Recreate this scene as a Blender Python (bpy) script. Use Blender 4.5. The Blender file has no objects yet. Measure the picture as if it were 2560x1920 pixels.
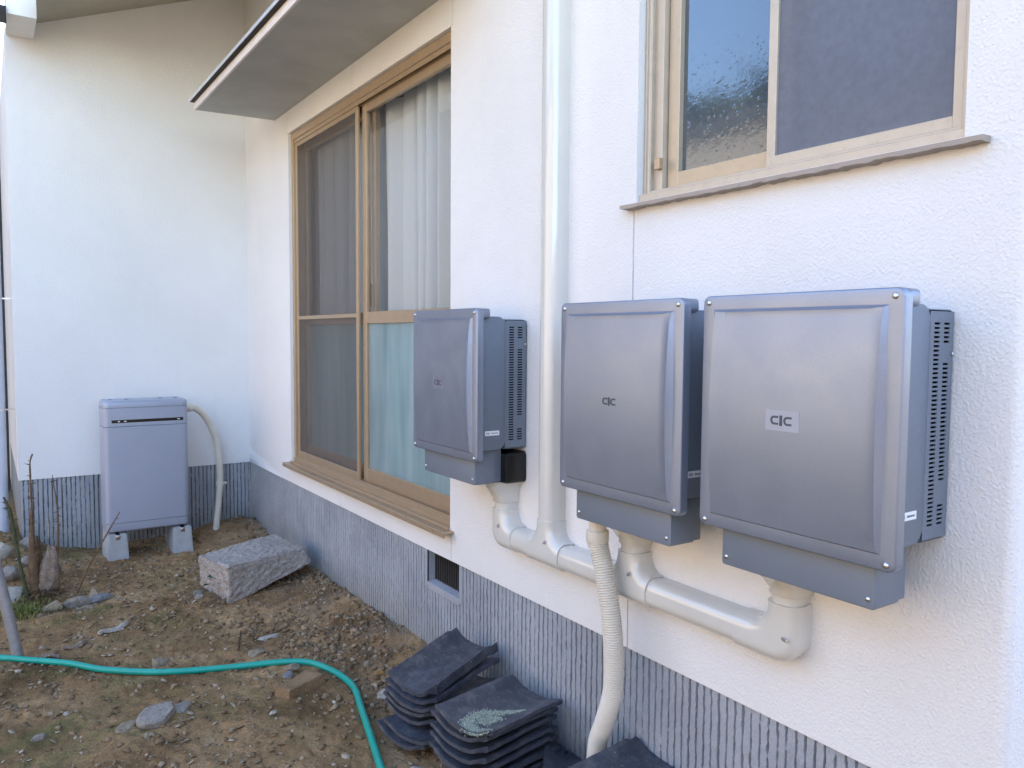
import bpy, bmesh, math, random
import numpy as np
from mathutils import Vector, Matrix, Euler

rad = math.radians
S = bpy.context.scene
COL = S.collection

# ------------------------------------------------------------------ camera, sky, sun, exposure
cam_data = bpy.data.cameras.new('camera')
cam = bpy.data.objects.new('camera', cam_data)
COL.objects.link(cam)
YAW, PITCH, ROLL = rad(33.806), rad(-3.532), rad(0.388)
fw = Vector((math.sin(YAW) * math.cos(PITCH), math.cos(YAW) * math.cos(PITCH), math.sin(PITCH)))
r0 = Vector((math.cos(YAW), -math.sin(YAW), 0))
u0 = r0.cross(fw)
rt = r0 * math.cos(ROLL) + u0 * math.sin(ROLL)
up = -r0 * math.sin(ROLL) + u0 * math.cos(ROLL)
mw = Matrix((rt, up, -fw)).transposed().to_4x4()
mw.translation = Vector((-1.5136, 0.0, 1.35))
cam.matrix_world = mw
cam_data.sensor_width = 36.0
cam_data.lens = 36.0 * 1960 / 2560
cam_data.clip_start = 0.02
cam_data.clip_end = 1000
S.camera = cam

SUN_ELEV, SUN_AZ = rad(40), rad(48)          # azimuth from +Y towards +X: behind the house
world = bpy.data.worlds.new("World")
S.world = world
world.use_nodes = True
wn = world.node_tree
wn.nodes.clear()
sky = wn.nodes.new('ShaderNodeTexSky')
sky.sky_type = 'NISHITA'
sky.sun_disc = False
sky.sun_elevation = SUN_ELEV
sky.sun_rotation = SUN_AZ
sky.air_density = 1.0
sky.dust_density = 0.8
sky.ozone_density = 1.0
bg = wn.nodes.new('ShaderNodeBackground')
bg.inputs['Strength'].default_value = 0.15
wo = wn.nodes.new('ShaderNodeOutputWorld')
wn.links.new(sky.outputs[0], bg.inputs[0])
wn.links.new(bg.outputs[0], wo.inputs[0])

sun_d = bpy.data.lights.new('sun', 'SUN')
sun_d.energy = 3.2
sun_d.angle = rad(0.5)
sun_d.color = (1.0, 0.94, 0.84)
sun = bpy.data.objects.new('sun', sun_d)
COL.objects.link(sun)
sd = Vector((math.sin(SUN_AZ) * math.cos(SUN_ELEV), math.cos(SUN_AZ) * math.cos(SUN_ELEV), math.sin(SUN_ELEV)))
sun.rotation_euler = sd.to_track_quat('Z', 'Y').to_euler()
sun.location = sd * 30

vs = S.view_settings
vs.view_transform = 'Standard'
vs.look = 'None'
vs.exposure = 2.8
vs.gamma = 1.0
S.render.engine = 'CYCLES'
S.cycles.use_denoising = True
S.cycles.max_bounces = 10
S.cycles.diffuse_bounces = 3
S.cycles.transparent_max_bounces = 12

rng = np.random.default_rng(7)
random.seed(7)

# ------------------------------------------------------------------ numpy noise
def _hash(ix, iy, iz, seed):
    h = (ix * 374761393 + iy * 668265263 + iz * 2147483647 + seed * 974711) & 0xFFFFFFFF
    h = ((h ^ (h >> 13)) * 1274126177) & 0xFFFFFFFF
    h = h ^ (h >> 16)
    return (h & 0xFFFF) / 65535.0

def vnoise(x, y, z=0.0, seed=0):
    x, y, z = np.broadcast_arrays(np.asarray(x, float), np.asarray(y, float), np.asarray(z, float))
    fx, fy, fz = np.floor(x), np.floor(y), np.floor(z)
    ix, iy, iz = fx.astype(np.int64), fy.astype(np.int64), fz.astype(np.int64)
    tx, ty, tz = x - fx, y - fy, z - fz
    tx, ty, tz = [t * t * (3 - 2 * t) for t in (tx, ty, tz)]
    out = 0
    for dx in (0, 1):
        for dy in (0, 1):
            for dz in (0, 1):
                w = (tx if dx else 1 - tx) * (ty if dy else 1 - ty) * (tz if dz else 1 - tz)
                out = out + w * _hash(ix + dx, iy + dy, iz + dz, seed)
    return out * 2 - 1

def fbm(x, y, z=0.0, oct=4, seed=0, gain=0.5):
    s, a, f = 0, 1.0, 1.0
    for o in range(oct):
        s = s + a * vnoise(np.asarray(x) * f, np.asarray(y) * f, np.asarray(z) * f, seed + o * 17)
        a *= gain
        f *= 2.03
    return s

# ------------------------------------------------------------------ materials
def new_mat(name):
    m = bpy.data.materials.new(name)
    m.use_nodes = True
    nt = m.node_tree
    nt.nodes.clear()
    out = nt.nodes.new('ShaderNodeOutputMaterial')
    p = nt.nodes.new('ShaderNodeBsdfPrincipled')
    nt.links.new(p.outputs[0], out.inputs[0])
    return m, nt, p, out

def N(nt, t, **kw):
    n = nt.nodes.new('ShaderNode' + t)
    for k, v in kw.items():
        if hasattr(n, k) and k not in ('inputs',):
            setattr(n, k, v)
        else:
            n.inputs[k].default_value = v
    return n

def coords(nt, scale=(1, 1, 1)):
    tc = nt.nodes.new('ShaderNodeTexCoord')
    if scale == (1, 1, 1):
        return tc.outputs['Object']
    mp = nt.nodes.new('ShaderNodeMapping')
    mp.inputs['Scale'].default_value = scale
    nt.links.new(tc.outputs['Object'], mp.inputs[0])
    return mp.outputs[0]

def noise(nt, co, scale, detail=4, rough=0.55, dist=0.0):
    n = nt.nodes.new('ShaderNodeTexNoise')
    n.inputs['Scale'].default_value = scale
    n.inputs['Detail'].default_value = detail
    n.inputs['Roughness'].default_value = rough
    n.inputs['Distortion'].default_value = dist
    nt.links.new(co, n.inputs['Vector'])
    return n.outputs['Fac']

def ramp(nt, fac, stops):
    r = nt.nodes.new('ShaderNodeValToRGB')
    el = r.color_ramp.elements
    while len(el) < len(stops):
        el.new(0.5)
    for e, (p, c) in zip(el, stops):
        e.position = p
        e.color = (*c, 1) if len(c) == 3 else c
    nt.links.new(fac, r.inputs[0])
    return r.outputs[0]

def mixc(nt, fac, a, b, mode='MIX'):
    m = nt.nodes.new('ShaderNodeMix')
    m.data_type = 'RGBA'
    m.blend_type = mode
    for sock, v in ((m.inputs['Factor'], fac), (m.inputs['A'], a), (m.inputs['B'], b)):
        pass
    fa = [i for i in m.inputs if i.name == 'Factor' and i.type == 'VALUE'][0]
    ca = [i for i in m.inputs if i.name == 'A' and i.type == 'RGBA'][0]
    cb = [i for i in m.inputs if i.name == 'B' and i.type == 'RGBA'][0]
    for sock, v in ((fa, fac), (ca, a), (cb, b)):
        if hasattr(v, 'links'):
            nt.links.new(v, sock)
        elif isinstance(v, (int, float)):
            sock.default_value = v
        else:
            sock.default_value = (*v, 1)
    return [o for o in m.outputs if o.type == 'RGBA'][0]

def math_n(nt, op, a, b=None, clamp=False):
    m = nt.nodes.new('ShaderNodeMath')
    m.operation = op
    m.use_clamp = clamp
    for i, v in enumerate((a, b)):
        if v is None:
            continue
        if hasattr(v, 'links'):
            nt.links.new(v, m.inputs[i])
        else:
            m.inputs[i].default_value = v
    return m.outputs[0]

def bump(nt, p, h, strength=0.5, dist=0.003, prev=None):
    b = nt.nodes.new('ShaderNodeBump')
    b.inputs['Strength'].default_value = strength
    b.inputs['Distance'].default_value = dist
    nt.links.new(h, b.inputs['Height'])
    if prev is not None:
        nt.links.new(prev, b.inputs['Normal'])
    if p is not None:
        nt.links.new(b.outputs[0], p.inputs['Normal'])
    return b.outputs[0]

def simple(name, col, rough=0.5, metal=0.0, spec=0.5, var=0.12, vscale=18, bscale=None, bstr=0.2, bdist=0.001, coat=0.0):
    m, nt, p, out = new_mat(name)
    co = coords(nt)
    f = noise(nt, co, vscale, 5)
    dark = tuple(c * (1 - var) for c in col)
    light = tuple(min(1, c * (1 + var)) for c in col)
    nt.links.new(ramp(nt, f, [(0.3, dark), (0.7, light)]), p.inputs['Base Color'])
    p.inputs['Roughness'].default_value = rough
    p.inputs['Metallic'].default_value = metal
    p.inputs['Specular IOR Level'].default_value = spec
    p.inputs['Coat Weight'].default_value = coat
    if bscale:
        bump(nt, p, noise(nt, co, bscale, 3), bstr, bdist)
    return m

def mat_stucco(name='stucco', col=(0.785, 0.763, 0.742)):
    m, nt, p, out = new_mat(name)
    co = coords(nt)
    big = noise(nt, co, 1.6, 5, 0.6)
    base = ramp(nt, big, [(0.3, tuple(c * 0.95 for c in col)), (0.7, tuple(min(1, c * 1.03) for c in col))])
    # fine mould specks and rain streaks
    sp = noise(nt, co, 170, 2)
    spk = ramp(nt, sp, [(0.69, (0, 0, 0)), (0.76, (1, 1, 1))])
    patch = ramp(nt, noise(nt, co, 0.9, 4), [(0.42, (0, 0, 0)), (0.75, (1, 1, 1))])
    fac = math_n(nt, 'MULTIPLY', spk, patch)
    fac = math_n(nt, 'MULTIPLY', fac, 0.5)
    c2 = mixc(nt, fac, base, (0.33, 0.29, 0.22))
    st = noise(nt, coords(nt, (9, 9, 0.7)), 2.2, 4)
    stk = ramp(nt, st, [(0.56, (0, 0, 0)), (0.82, (1, 1, 1))])
    c3 = mixc(nt, math_n(nt, 'MULTIPLY', stk, 0.05), c2, (0.52, 0.46, 0.36))
    nt.links.new(c3, p.inputs['Base Color'])
    p.inputs['Roughness'].default_value = 0.85
    p.inputs['Specular IOR Level'].default_value = 0.25
    v = nt.nodes.new('ShaderNodeTexVoronoi')
    v.feature = 'SMOOTH_F1'
    v.inputs['Scale'].default_value = 150
    v.inputs['Smoothness'].default_value = 0.7
    w = nt.nodes.new('ShaderNodeTexNoise')
    w.inputs['Scale'].default_value = 45
    nt.links.new(co, w.inputs['Vector'])
    vm = nt.nodes.new('ShaderNodeVectorMath')
    vm.operation = 'MULTIPLY_ADD'
    nt.links.new(w.outputs['Color'], vm.inputs[0])
    vm.inputs[1].default_value = (0.012, 0.012, 0.012)
    nt.links.new(co, vm.inputs[2])
    nt.links.new(vm.outputs[0], v.inputs['Vector'])
    vr = ramp(nt, v.outputs['Distance'], [(0.15, (1, 1, 1)), (0.62, (0, 0, 0))])
    b1 = bump(nt, None, vr, 0.48, 0.0016)
    b2 = bump(nt, None, noise(nt, co, 170, 4, 0.68, 0.3), 0.65, 0.0018, b1)
    bump(nt, p, noise(nt, co, 420, 3), 0.8, 0.0010, b2)
    return m

def mat_plinth():
    m, nt, p, out = new_mat('combed_mortar')
    co = coords(nt)
    f = noise(nt, co, 3.0, 6, 0.6)
    c = ramp(nt, f, [(0.25, (0.27, 0.28, 0.30)), (0.55, (0.36, 0.37, 0.39)), (0.8, (0.42, 0.43, 0.445))])
    g = noise(nt, co, 260, 3, 0.7)
    c = mixc(nt, 0.55, c, ramp(nt, g, [(0.3, (0.30, 0.31, 0.32)), (0.62, (0.56, 0.57, 0.58))]), 'OVERLAY')
    # algae / splash stains, patchy
    z = nt.nodes.new('ShaderNodeSeparateXYZ')
    nt.links.new(co, z.inputs[0])
    low = math_n(nt, 'MULTIPLY_ADD', z.outputs[2], -4.0)
    low.node.inputs[2].default_value = 0.85
    al = math_n(nt, 'MULTIPLY', math_n(nt, 'ADD', low, math_n(nt, 'SUBTRACT', noise(nt, co, 5, 5), 0.5)), 0.55, True)
    c = mixc(nt, al, c, (0.20, 0.185, 0.13))
    nt.links.new(c, p.inputs['Base Color'])
    p.inputs['Roughness'].default_value = 0.9
    p.inputs['Specular IOR Level'].default_value = 0.2
    bump(nt, p, g, 0.6, 0.0018)
    return m

def mat_ground():
    m, nt, p, out = new_mat('bare_soil')
    co = coords(nt)
    f1 = noise(nt, co, 2.6, 6, 0.62, 0.4)
    f2 = noise(nt, co, 26, 6, 0.7)
    f3 = noise(nt, co, 150, 4, 0.7)
    c = ramp(nt, f1, [(0.30, (0.15, 0.090, 0.044)), (0.5, (0.345, 0.220, 0.117)), (0.70, (0.53, 0.36, 0.205))])
    c = mixc(nt, 0.75, c, ramp(nt, f2, [(0.3, (0.30, 0.29, 0.27)), (0.7, (0.66, 0.64, 0.60))]), 'OVERLAY')
    c = mixc(nt, 0.65, c, ramp(nt, f3, [(0.3, (0.25, 0.24, 0.22)), (0.72, (0.74, 0.72, 0.68))]), 'OVERLAY')
    # moss film
    mo = ramp(nt, noise(nt, co, 2.1, 7, 0.72, 0.6), [(0.50, (0, 0, 0)), (0.64, (1, 1, 1))])
    sx = nt.nodes.new('ShaderNodeSeparateXYZ')
    nt.links.new(co, sx.inputs[0])
    lft = math_n(nt, 'MULTIPLY_ADD', sx.outputs[0], -1.6, True)
    lft.node.inputs[2].default_value = -0.65
    mo = math_n(nt, 'MULTIPLY', math_n(nt, 'MULTIPLY', mo, lft), 0.65)
    c = mixc(nt, mo, c, mixc(nt, f3, (0.07, 0.085, 0.02), (0.20, 0.21, 0.08)))
    # paler sandy rubble along the house
    rg = math_n(nt, 'MULTIPLY_ADD', sx.outputs[0], 2.2, True)
    rg.node.inputs[2].default_value = 1.0
    sp = math_n(nt, 'MULTIPLY', ramp(nt, noise(nt, co, 5, 6, 0.65), [(0.42, (0, 0, 0)), (0.62, (1, 1, 1))]), rg)
    c = mixc(nt, math_n(nt, 'MULTIPLY', sp, 0.55), c, mixc(nt, f3, (0.26, 0.20, 0.14), (0.44, 0.37, 0.29)))
    dv = nt.nodes.new('ShaderNodeVectorMath'); dv.operation = 'DISTANCE'
    nt.links.new(co, dv.inputs[0]); dv.inputs[1].default_value = (-0.8, 3.0, 0)
    far = math_n(nt, 'MULTIPLY_ADD', math_n(nt, 'ADD', dv.outputs['Value'], f1), 0.8, True)
    far.node.inputs[2].default_value = -3.6
    c = mixc(nt, far, c, mixc(nt, f2, (0.11, 0.095, 0.06), (0.20, 0.17, 0.11)))
    nt.links.new(c, p.inputs['Base Color'])
    p.inputs['Roughness'].default_value = 0.95
    p.inputs['Specular IOR Level'].default_value = 0.15
    b = bump(nt, None, f2, 1.0, 0.016)
    bump(nt, p, f3, 1.0, 0.007, b)
    return m

def mat_island(name, stops, rough=0.9, bscale=220, bdist=0.002):
    m, nt, p, out = new_mat(name)
    g = nt.nodes.new('ShaderNodeNewGeometry')
    co = coords(nt)
    c = ramp(nt, g.outputs['Random Per Island'], stops)
    f = noise(nt, co, bscale, 4, 0.65)
    c = mixc(nt, 0.6, c, ramp(nt, f, [(0.3, (0.3, 0.3, 0.3)), (0.7, (0.68, 0.68, 0.68))]), 'OVERLAY')
    nt.links.new(c, p.inputs['Base Color'])
    p.inputs['Roughness'].default_value = rough
    p.inputs['Specular IOR Level'].default_value = 0.2
    bump(nt, p, f, 0.6, bdist)
    return m

def mat_rock(name, a, b, sp=None, scale=30, fine=160, bd=0.006):
    m, nt, p, out = new_mat(name)
    co = coords(nt)
    f = noise(nt, co, scale, 6, 0.65)
    c = ramp(nt, f, [(0.3, a), (0.7, b)])
    g = noise(nt, co, fine, 4, 0.7)
    c = mixc(nt, 0.6, c, ramp(nt, g, [(0.33, (0.26, 0.26, 0.26)), (0.68, (0.74, 0.74, 0.74))]), 'OVERLAY')
    if sp:
        s = ramp(nt, noise(nt, co, 95, 2), [(0.60, (0, 0, 0)), (0.66, (1, 1, 1))])
        c = mixc(nt, math_n(nt, 'MULTIPLY', s, 0.7), c, sp)
    nt.links.new(c, p.inputs['Base Color'])
    p.inputs['Roughness'].default_value = 0.9
    p.inputs['Specular IOR Level'].default_value = 0.25
    bb = bump(nt, None, f, 0.6, bd)
    bump(nt, p, g, 0.8, bd * 0.5, bb)
    return m

def mat_tile():
    m, nt, p, out = new_mat('smoked_clay')
    co = coords(nt)
    f = noise(nt, co, 5, 7, 0.68, 0.8)
    c = ramp(nt, f, [(0.3, (0.030, 0.037, 0.055)), (0.55, (0.062, 0.068, 0.088)), (0.78, (0.14, 0.142, 0.158))])
    d = ramp(nt, noise(nt, co, 24, 6, 0.7), [(0.46, (0, 0, 0)), (0.70, (1, 1, 1))])
    c = mixc(nt, math_n(nt, 'MULTIPLY', d, 0.5), c, (0.21, 0.20, 0.20))
    s = ramp(nt, noise(nt, co, 120, 1), [(0.74, (0, 0, 0)), (0.77, (1, 1, 1))])
    c = mixc(nt, math_n(nt, 'MULTIPLY', s, 0.7), c, (0.45, 0.44, 0.42))
    nt.links.new(c, p.inputs['Base Color'])
    p.inputs['Metallic'].default_value = 0.15
    nt.links.new(ramp(nt, f, [(0.3, (0.27, 0.27, 0.27)), (0.7, (0.52, 0.52, 0.52))]), p.inputs['Roughness'])
    bump(nt, p, noise(nt, co, 90, 4), 0.35, 0.0015)
    return m

def mat_glass(name, tint=(0.93, 0.96, 0.96), fmin=0.0, fmax=0.95, pattern=None, inner=None, refl=(0.98, 0.99, 1.0)):
    """thin pane: reflects by Fresnel, otherwise see-through (or a coloured body)."""
    m = bpy.data.materials.new(name)
    m.use_nodes = True
    nt = m.node_tree
    nt.nodes.clear()
    out = nt.nodes.new('ShaderNodeOutputMaterial')
    gl = nt.nodes.new('ShaderNodeBsdfGlossy')
    gl.inputs['Roughness'].default_value = 0.08 if pattern else 0.012
    gl.inputs['Color'].default_value = (*refl, 1)
    lw = nt.nodes.new('ShaderNodeFresnel')
    lw.inputs['IOR'].default_value = 1.5
    fac = math_n(nt, 'MULTIPLY_ADD', lw.outputs[0], fmax)
    fac.node.inputs[2].default_value = fmin
    if inner is None:
        tr = nt.nodes.new('ShaderNodeBsdfTransparent')
        tr.inputs[0].default_value = (*tint, 1)
        body = tr.outputs[0]
    else:
        body = inner(nt)
    if pattern:
        nrm = pattern(nt)
        nt.links.new(nrm, gl.inputs['Normal'])
    mx = nt.nodes.new('ShaderNodeMixShader')
    nt.links.new(fac, mx.inputs[0])
    nt.links.new(body, mx.inputs[1])
    nt.links.new(gl.outputs[0], mx.inputs[2])
    nt.links.new(mx.outputs[0], out.inputs[0])
    return m

def mat_net(name, col, open_=0.5):
    m = bpy.data.materials.new(name)
    m.use_nodes = True
    nt = m.node_tree
    nt.nodes.clear()
    out = nt.nodes.new('ShaderNodeOutputMaterial')
    d = nt.nodes.new('ShaderNodeBsdfDiffuse')
    co = coords(nt)
    f = noise(nt, co, 60, 4)
    w = nt.nodes.new('ShaderNodeTexWave')
    w.bands_direction = 'Y'
    w.inputs['Scale'].default_value = 130
    w.inputs['Distortion'].default_value = 0.6
    nt.links.new(co, w.inputs['Vector'])
    w2 = nt.nodes.new('ShaderNodeTexWave')
    w2.bands_direction = 'Z'
    w2.inputs['Scale'].default_value = 130
    w2.inputs['Distortion'].default_value = 0.6
    nt.links.new(co, w2.inputs['Vector'])
    wv = math_n(nt, 'MAXIMUM', w.outputs['Fac'], w2.outputs['Fac'])
    nt.links.new(ramp(nt, f, [(0.3, tuple(c * 0.93 for c in col)), (0.7, tuple(c * 1.06 for c in col))]), d.inputs[0])
    t = nt.nodes.new('ShaderNodeBsdfTransparent')
    mx = nt.nodes.new('ShaderNodeMixShader')
    fac = math_n(nt, 'MULTIPLY_ADD', wv, 0.22)
    fac.node.inputs[2].default_value = 1 - open_ - 0.11
    nt.links.new(fac, mx.inputs[0])
    nt.links.new(t.outputs[0], mx.inputs[1])
    nt.links.new(d.outputs[0], mx.inputs[2])
    nt.links.new(mx.outputs[0], out.inputs[0])
    return m

def frosted_inner(nt):
    d = nt.nodes.new('ShaderNodeBsdfDiffuse')
    co = coords(nt, (1, 7, 0.8))
    nt.links.new(ramp(nt, noise(nt, co, 1.6, 3), [(0.3, (0.25, 0.36, 0.38)), (0.7, (0.45, 0.56, 0.57))]), d.inputs[0])
    t = nt.nodes.new('ShaderNodeBsdfRefraction')
    t.inputs['Roughness'].default_value = 0.45
    t.inputs['IOR'].default_value = 1.03
    t.inputs['Color'].default_value = (0.62, 0.86, 0.86, 1)
    mx = nt.nodes.new('ShaderNodeMixShader')
    mx.inputs[0].default_value = 0.42
    nt.links.new(d.outputs[0], mx.inputs[1])
    nt.links.new(t.outputs[0], mx.inputs[2])
    return mx.outputs[0]

def hammered_inner(nt):
    d = nt.nodes.new('ShaderNodeBsdfDiffuse')
    d.inputs[0].default_value = (0.05, 0.06, 0.075, 1)
    return d.outputs[0]

def hammered(nt):
    co = coords(nt)
    v = nt.nodes.new('ShaderNodeTexVoronoi')
    v.inputs['Scale'].default_value = 75
    nt.links.new(co, v.inputs['Vector'])
    sel = ramp(nt, noise(nt, co, 55, 2), [(0.52, (0, 0, 0)), (0.60, (1, 1, 1))])
    h = math_n(nt, 'MULTIPLY', ramp(nt, v.outputs['Distance'], [(0.25, (1, 1, 1)), (0.5, (0, 0, 0))]), sel)
    b = nt.nodes.new('ShaderNodeBump')
    b.inputs['Strength'].default_value = 0.09
    b.inputs['Distance'].default_value = 0.001
    nt.links.new(h, b.inputs['Height'])
    b2 = nt.nodes.new('ShaderNodeBump')
    b2.inputs['Strength'].default_value = 0.16
    b2.inputs['Distance'].default_value = 0.001
    nt.links.new(noise(nt, co, 40, 2), b2.inputs['Height'])
    nt.links.new(b.outputs[0], b2.inputs['Normal'])
    return b2.outputs[0]

def mat_metalpaint(name, col, rough=0.42, metal=0.35, flake=0.10):
    m, nt, p, out = new_mat(name)
    co = coords(nt)
    f = noise(nt, co, 900, 2, 0.6)
    big = noise(nt, co, 4, 4)
    a = tuple(c * (1 - flake) for c in col)
    b = tuple(c * (1 + flake) for c in col)
    c = ramp(nt, f, [(0.35, a), (0.65, b)])
    c = mixc(nt, 0.18, c, ramp(nt, big, [(0.3, (0.4, 0.4, 0.4)), (0.7, (0.6, 0.6, 0.6))]), 'OVERLAY')
    nt.links.new(c, p.inputs['Base Color'])
    p.inputs['Metallic'].default_value = metal
    nt.links.new(ramp(nt, noise(nt, co, 11, 5), [(0.3, (rough - 0.05,) * 3), (0.7, (rough + 0.06,) * 3)]), p.inputs['Roughness'])
    bump(nt, p, f, 0.25, 0.0004)
    return m

def mat_alu(name, col, rough=0.42, metal=0.55, stain=(0.12, 0.09, 0.07), amt=0.25):
    m, nt, p, out = new_mat(name)
    co = coords(nt)
    f = noise(nt, coords(nt, (3, 3, 3)), 6, 6, 0.65)
    c = ramp(nt, f, [(0.3, tuple(x * 0.95 for x in col)), (0.7, tuple(min(1, x * 1.04) for x in col))])
    s = ramp(nt, noise(nt, co, 42, 5, 0.7), [(0.56, (0, 0, 0)), (0.74, (1, 1, 1))])
    c = mixc(nt, math_n(nt, 'MULTIPLY', s, amt * 0.6), c, stain)
    nt.links.new(c, p.inputs['Base Color'])
    p.inputs['Metallic'].default_value = metal
    p.inputs['Roughness'].default_value = rough
    return m

M = {}
M['stucco'] = mat_stucco()
M['plinth'] = mat_plinth()
M['ground'] = mat_ground()
M['soffit'] = simple('soffit_board', (0.42, 0.385, 0.30), 0.85, var=0.08, vscale=6, bscale=200, bstr=0.3)
M['canopy'] = simple('painted_mortar', (0.46, 0.46, 0.43), 0.85, var=0.10, vscale=5, bscale=150, bstr=0.35, bdist=0.002)
M['white_paint'] = simple('white_paint', (0.84, 0.83, 0.81), 0.5, var=0.04, bscale=80)
M['fascia'] = simple('fascia_paint', (0.76, 0.70, 0.67), 0.6, var=0.06, vscale=9, bscale=60, bstr=0.2)
M['flashing'] = simple('sky_tinted_steel', (0.66, 0.71, 0.78), 0.32, 0.15, var=0.08)  # pale blue of the reflected sky put into the base colour
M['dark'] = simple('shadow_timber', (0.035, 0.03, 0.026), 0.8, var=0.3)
M['room'] = simple('room_plaster', (0.36, 0.31, 0.25), 0.9, var=0.1, vscale=3)
M['roof'] = simple('roof_clay', (0.09, 0.095, 0.11), 0.55, var=0.2, bscale=30)
M['bronze'] = mat_alu('bronze_aluminium', (0.47, 0.345, 0.225), 0.40, 0.5)
M['bronze_dull'] = mat_alu('weathered_aluminium', (0.34, 0.27, 0.20), 0.55, 0.35, amt=0.4)
M['champagne'] = mat_alu('champagne_aluminium', (0.50, 0.40, 0.28), 0.45, 0.35, amt=0.3)
M['champagne_pale'] = mat_alu('pale_aluminium', (0.54, 0.46, 0.365), 0.5, 0.3, amt=0.3)
M['sill'] = mat_alu('dirty_sill', (0.36, 0.30, 0.25), 0.8, 0.0, amt=0.45)
M['rubber'] = simple('black_gasket', (0.02, 0.018, 0.018), 0.6)
M['glass'] = mat_glass('clear_glass')
M['frosted'] = mat_glass('frosted_glass', inner=frosted_inner, fmin=0.0, fmax=0.6)
M['hammered'] = mat_glass('patterned_glass', inner=hammered_inner, pattern=hammered, fmin=0.02, fmax=2.2, refl=(0.80, 0.90, 1.0))
M['net'] = mat_net('insect_net', (0.165, 0.15, 0.142), 0.50)
M['net_bath'] = mat_net('insect_net_fine', (0.20, 0.215, 0.26), 0.28)
M['unit'] = mat_metalpaint('silver_grey_paint', (0.265, 0.30, 0.38), 0.36, 0.6)
M['unit_dark'] = mat_metalpaint('grey_powder_coat', (0.185, 0.215, 0.262), 0.46, 0.25)
M['battery'] = mat_metalpaint('lavender_grey_paint', (0.355, 0.385, 0.465), 0.42, 0.25)
M['black'] = simple('black_plastic', (0.006, 0.006, 0.007), 0.25, spec=0.5)
M['hole'] = simple('black_void', (0.004, 0.004, 0.005), 0.9, spec=0.1)
M['steel'] = simple('zinc_steel', (0.62, 0.63, 0.65), 0.28, 1.0, var=0.1, vscale=120)
M['logo'] = simple('dark_slate_ink', (0.055, 0.065, 0.085), 0.5)
M['film'] = simple('label_film', (0.345, 0.36, 0.42), 0.4, 0.2, var=0.03)
M['film_dull'] = simple('label_film_dull', (0.205, 0.21, 0.25), 0.45, 0.2, var=0.03)
M['paper'] = simple('white_sticker', (0.82, 0.82, 0.82), 0.5, var=0.03)
M['ink'] = simple('black_ink', (0.03, 0.03, 0.035), 0.6)
M['duct'] = simple('ivory_plastic', (0.65, 0.625, 0.57), 0.16, spec=0.7, var=0.03, vscale=7, coat=0.5)
M['conduit'] = simple('cream_plastic', (0.68, 0.62, 0.52), 0.45, var=0.05, vscale=10)
M['hosegreen'] = simple('green_vinyl', (0.004, 0.31, 0.235), 0.38, var=0.10, vscale=25)
M['concrete'] = simple('cast_concrete', (0.38, 0.39, 0.395), 0.9, var=0.12, vscale=20, bscale=160, bstr=0.5, bdist=0.002)
M['granite'] = mat_rock('granite', (0.29, 0.255, 0.225), (0.46, 0.415, 0.375), (0.15, 0.13, 0.115), 60, 210, 0.004)
M['rock_grey'] = mat_rock('grey_rock', (0.18, 0.158, 0.135), (0.33, 0.295, 0.255))
M['rock_pale'] = mat_rock('pale_rock', (0.31, 0.28, 0.235), (0.50, 0.455, 0.39))
M['rock_tan'] = mat_rock('tan_rock', (0.19, 0.15, 0.10), (0.33, 0.27, 0.19))
M['rock_ochre'] = mat_rock('ochre_rock', (0.24, 0.15, 0.055), (0.40, 0.27, 0.11))
M['rock_blue'] = mat_rock('blue_grey_shard', (0.13, 0.128, 0.13), (0.24, 0.235, 0.235))
M['brick'] = mat_rock('muddy_brick', (0.20, 0.125, 0.065), (0.30, 0.20, 0.11), None, 14)
M['tile'] = mat_tile()
M['lichen'] = mat_island('lichen', [(0.0, (0.22, 0.235, 0.18)), (0.6, (0.33, 0.35, 0.27)), (1.0, (0.44, 0.45, 0.36))], 0.95, 400)
M['clod'] = mat_island('soil_clod', [(0.0, (0.14, 0.092, 0.052)), (0.5, (0.22, 0.150, 0.088)), (0.85, (0.30, 0.215, 0.135)), (1.0, (0.36, 0.28, 0.19))])
M['gravel'] = mat_island('gravel_grain', [(0.0, (0.20, 0.15, 0.10)), (0.5, (0.29, 0.23, 0.165)), (0.85, (0.38, 0.32, 0.25)), (1.0, (0.55, 0.50, 0.43))])
M['chip'] = mat_island('plant_litter', [(0.0, (0.14, 0.09, 0.05)), (0.5, (0.24, 0.17, 0.10)), (1.0, (0.40, 0.33, 0.24))], 0.9)
M['bark'] = mat_rock('dry_bark', (0.07, 0.042, 0.022), (0.17, 0.10, 0.055), None, 40, 120, 0.004)
M['wood'] = mat_rock('rotten_wood', (0.17, 0.12, 0.085), (0.32, 0.25, 0.19), None, 30, 110, 0.004)
M['stem'] = mat_rock('dead_stem', (0.11, 0.064, 0.036), (0.20, 0.128, 0.075), None, 40, 160, 0.002)
M['stem_green'] = mat_rock('mossy_stem', (0.05, 0.055, 0.03), (0.10, 0.11, 0.055), None, 40, 160, 0.002)
M['leaf'] = simple('green_leaf', (0.035, 0.12, 0.055), 0.5, var=0.25, vscale=40)
M['grass'] = mat_island('grass_blade', [(0, (0.05, 0.08, 0.015)), (0.6, (0.14, 0.17, 0.04)), (1, (0.30, 0.27, 0.09))], 0.7)
M['pole'] = simple('galvanised_pole', (0.34, 0.335, 0.345), 0.45, 0.5, var=0.15, vscale=30)
M['pvc'] = simple('pale_pvc', (0.46, 0.50, 0.57), 0.35, var=0.05)
M['curtain'] = None
M['sealant'] = simple('grey_sealant', (0.42, 0.43, 0.44), 0.7)
M['tan_wall'] = simple('ochre_render', (0.40, 0.315, 0.235), 0.9, var=0.1, vscale=2)
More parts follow.
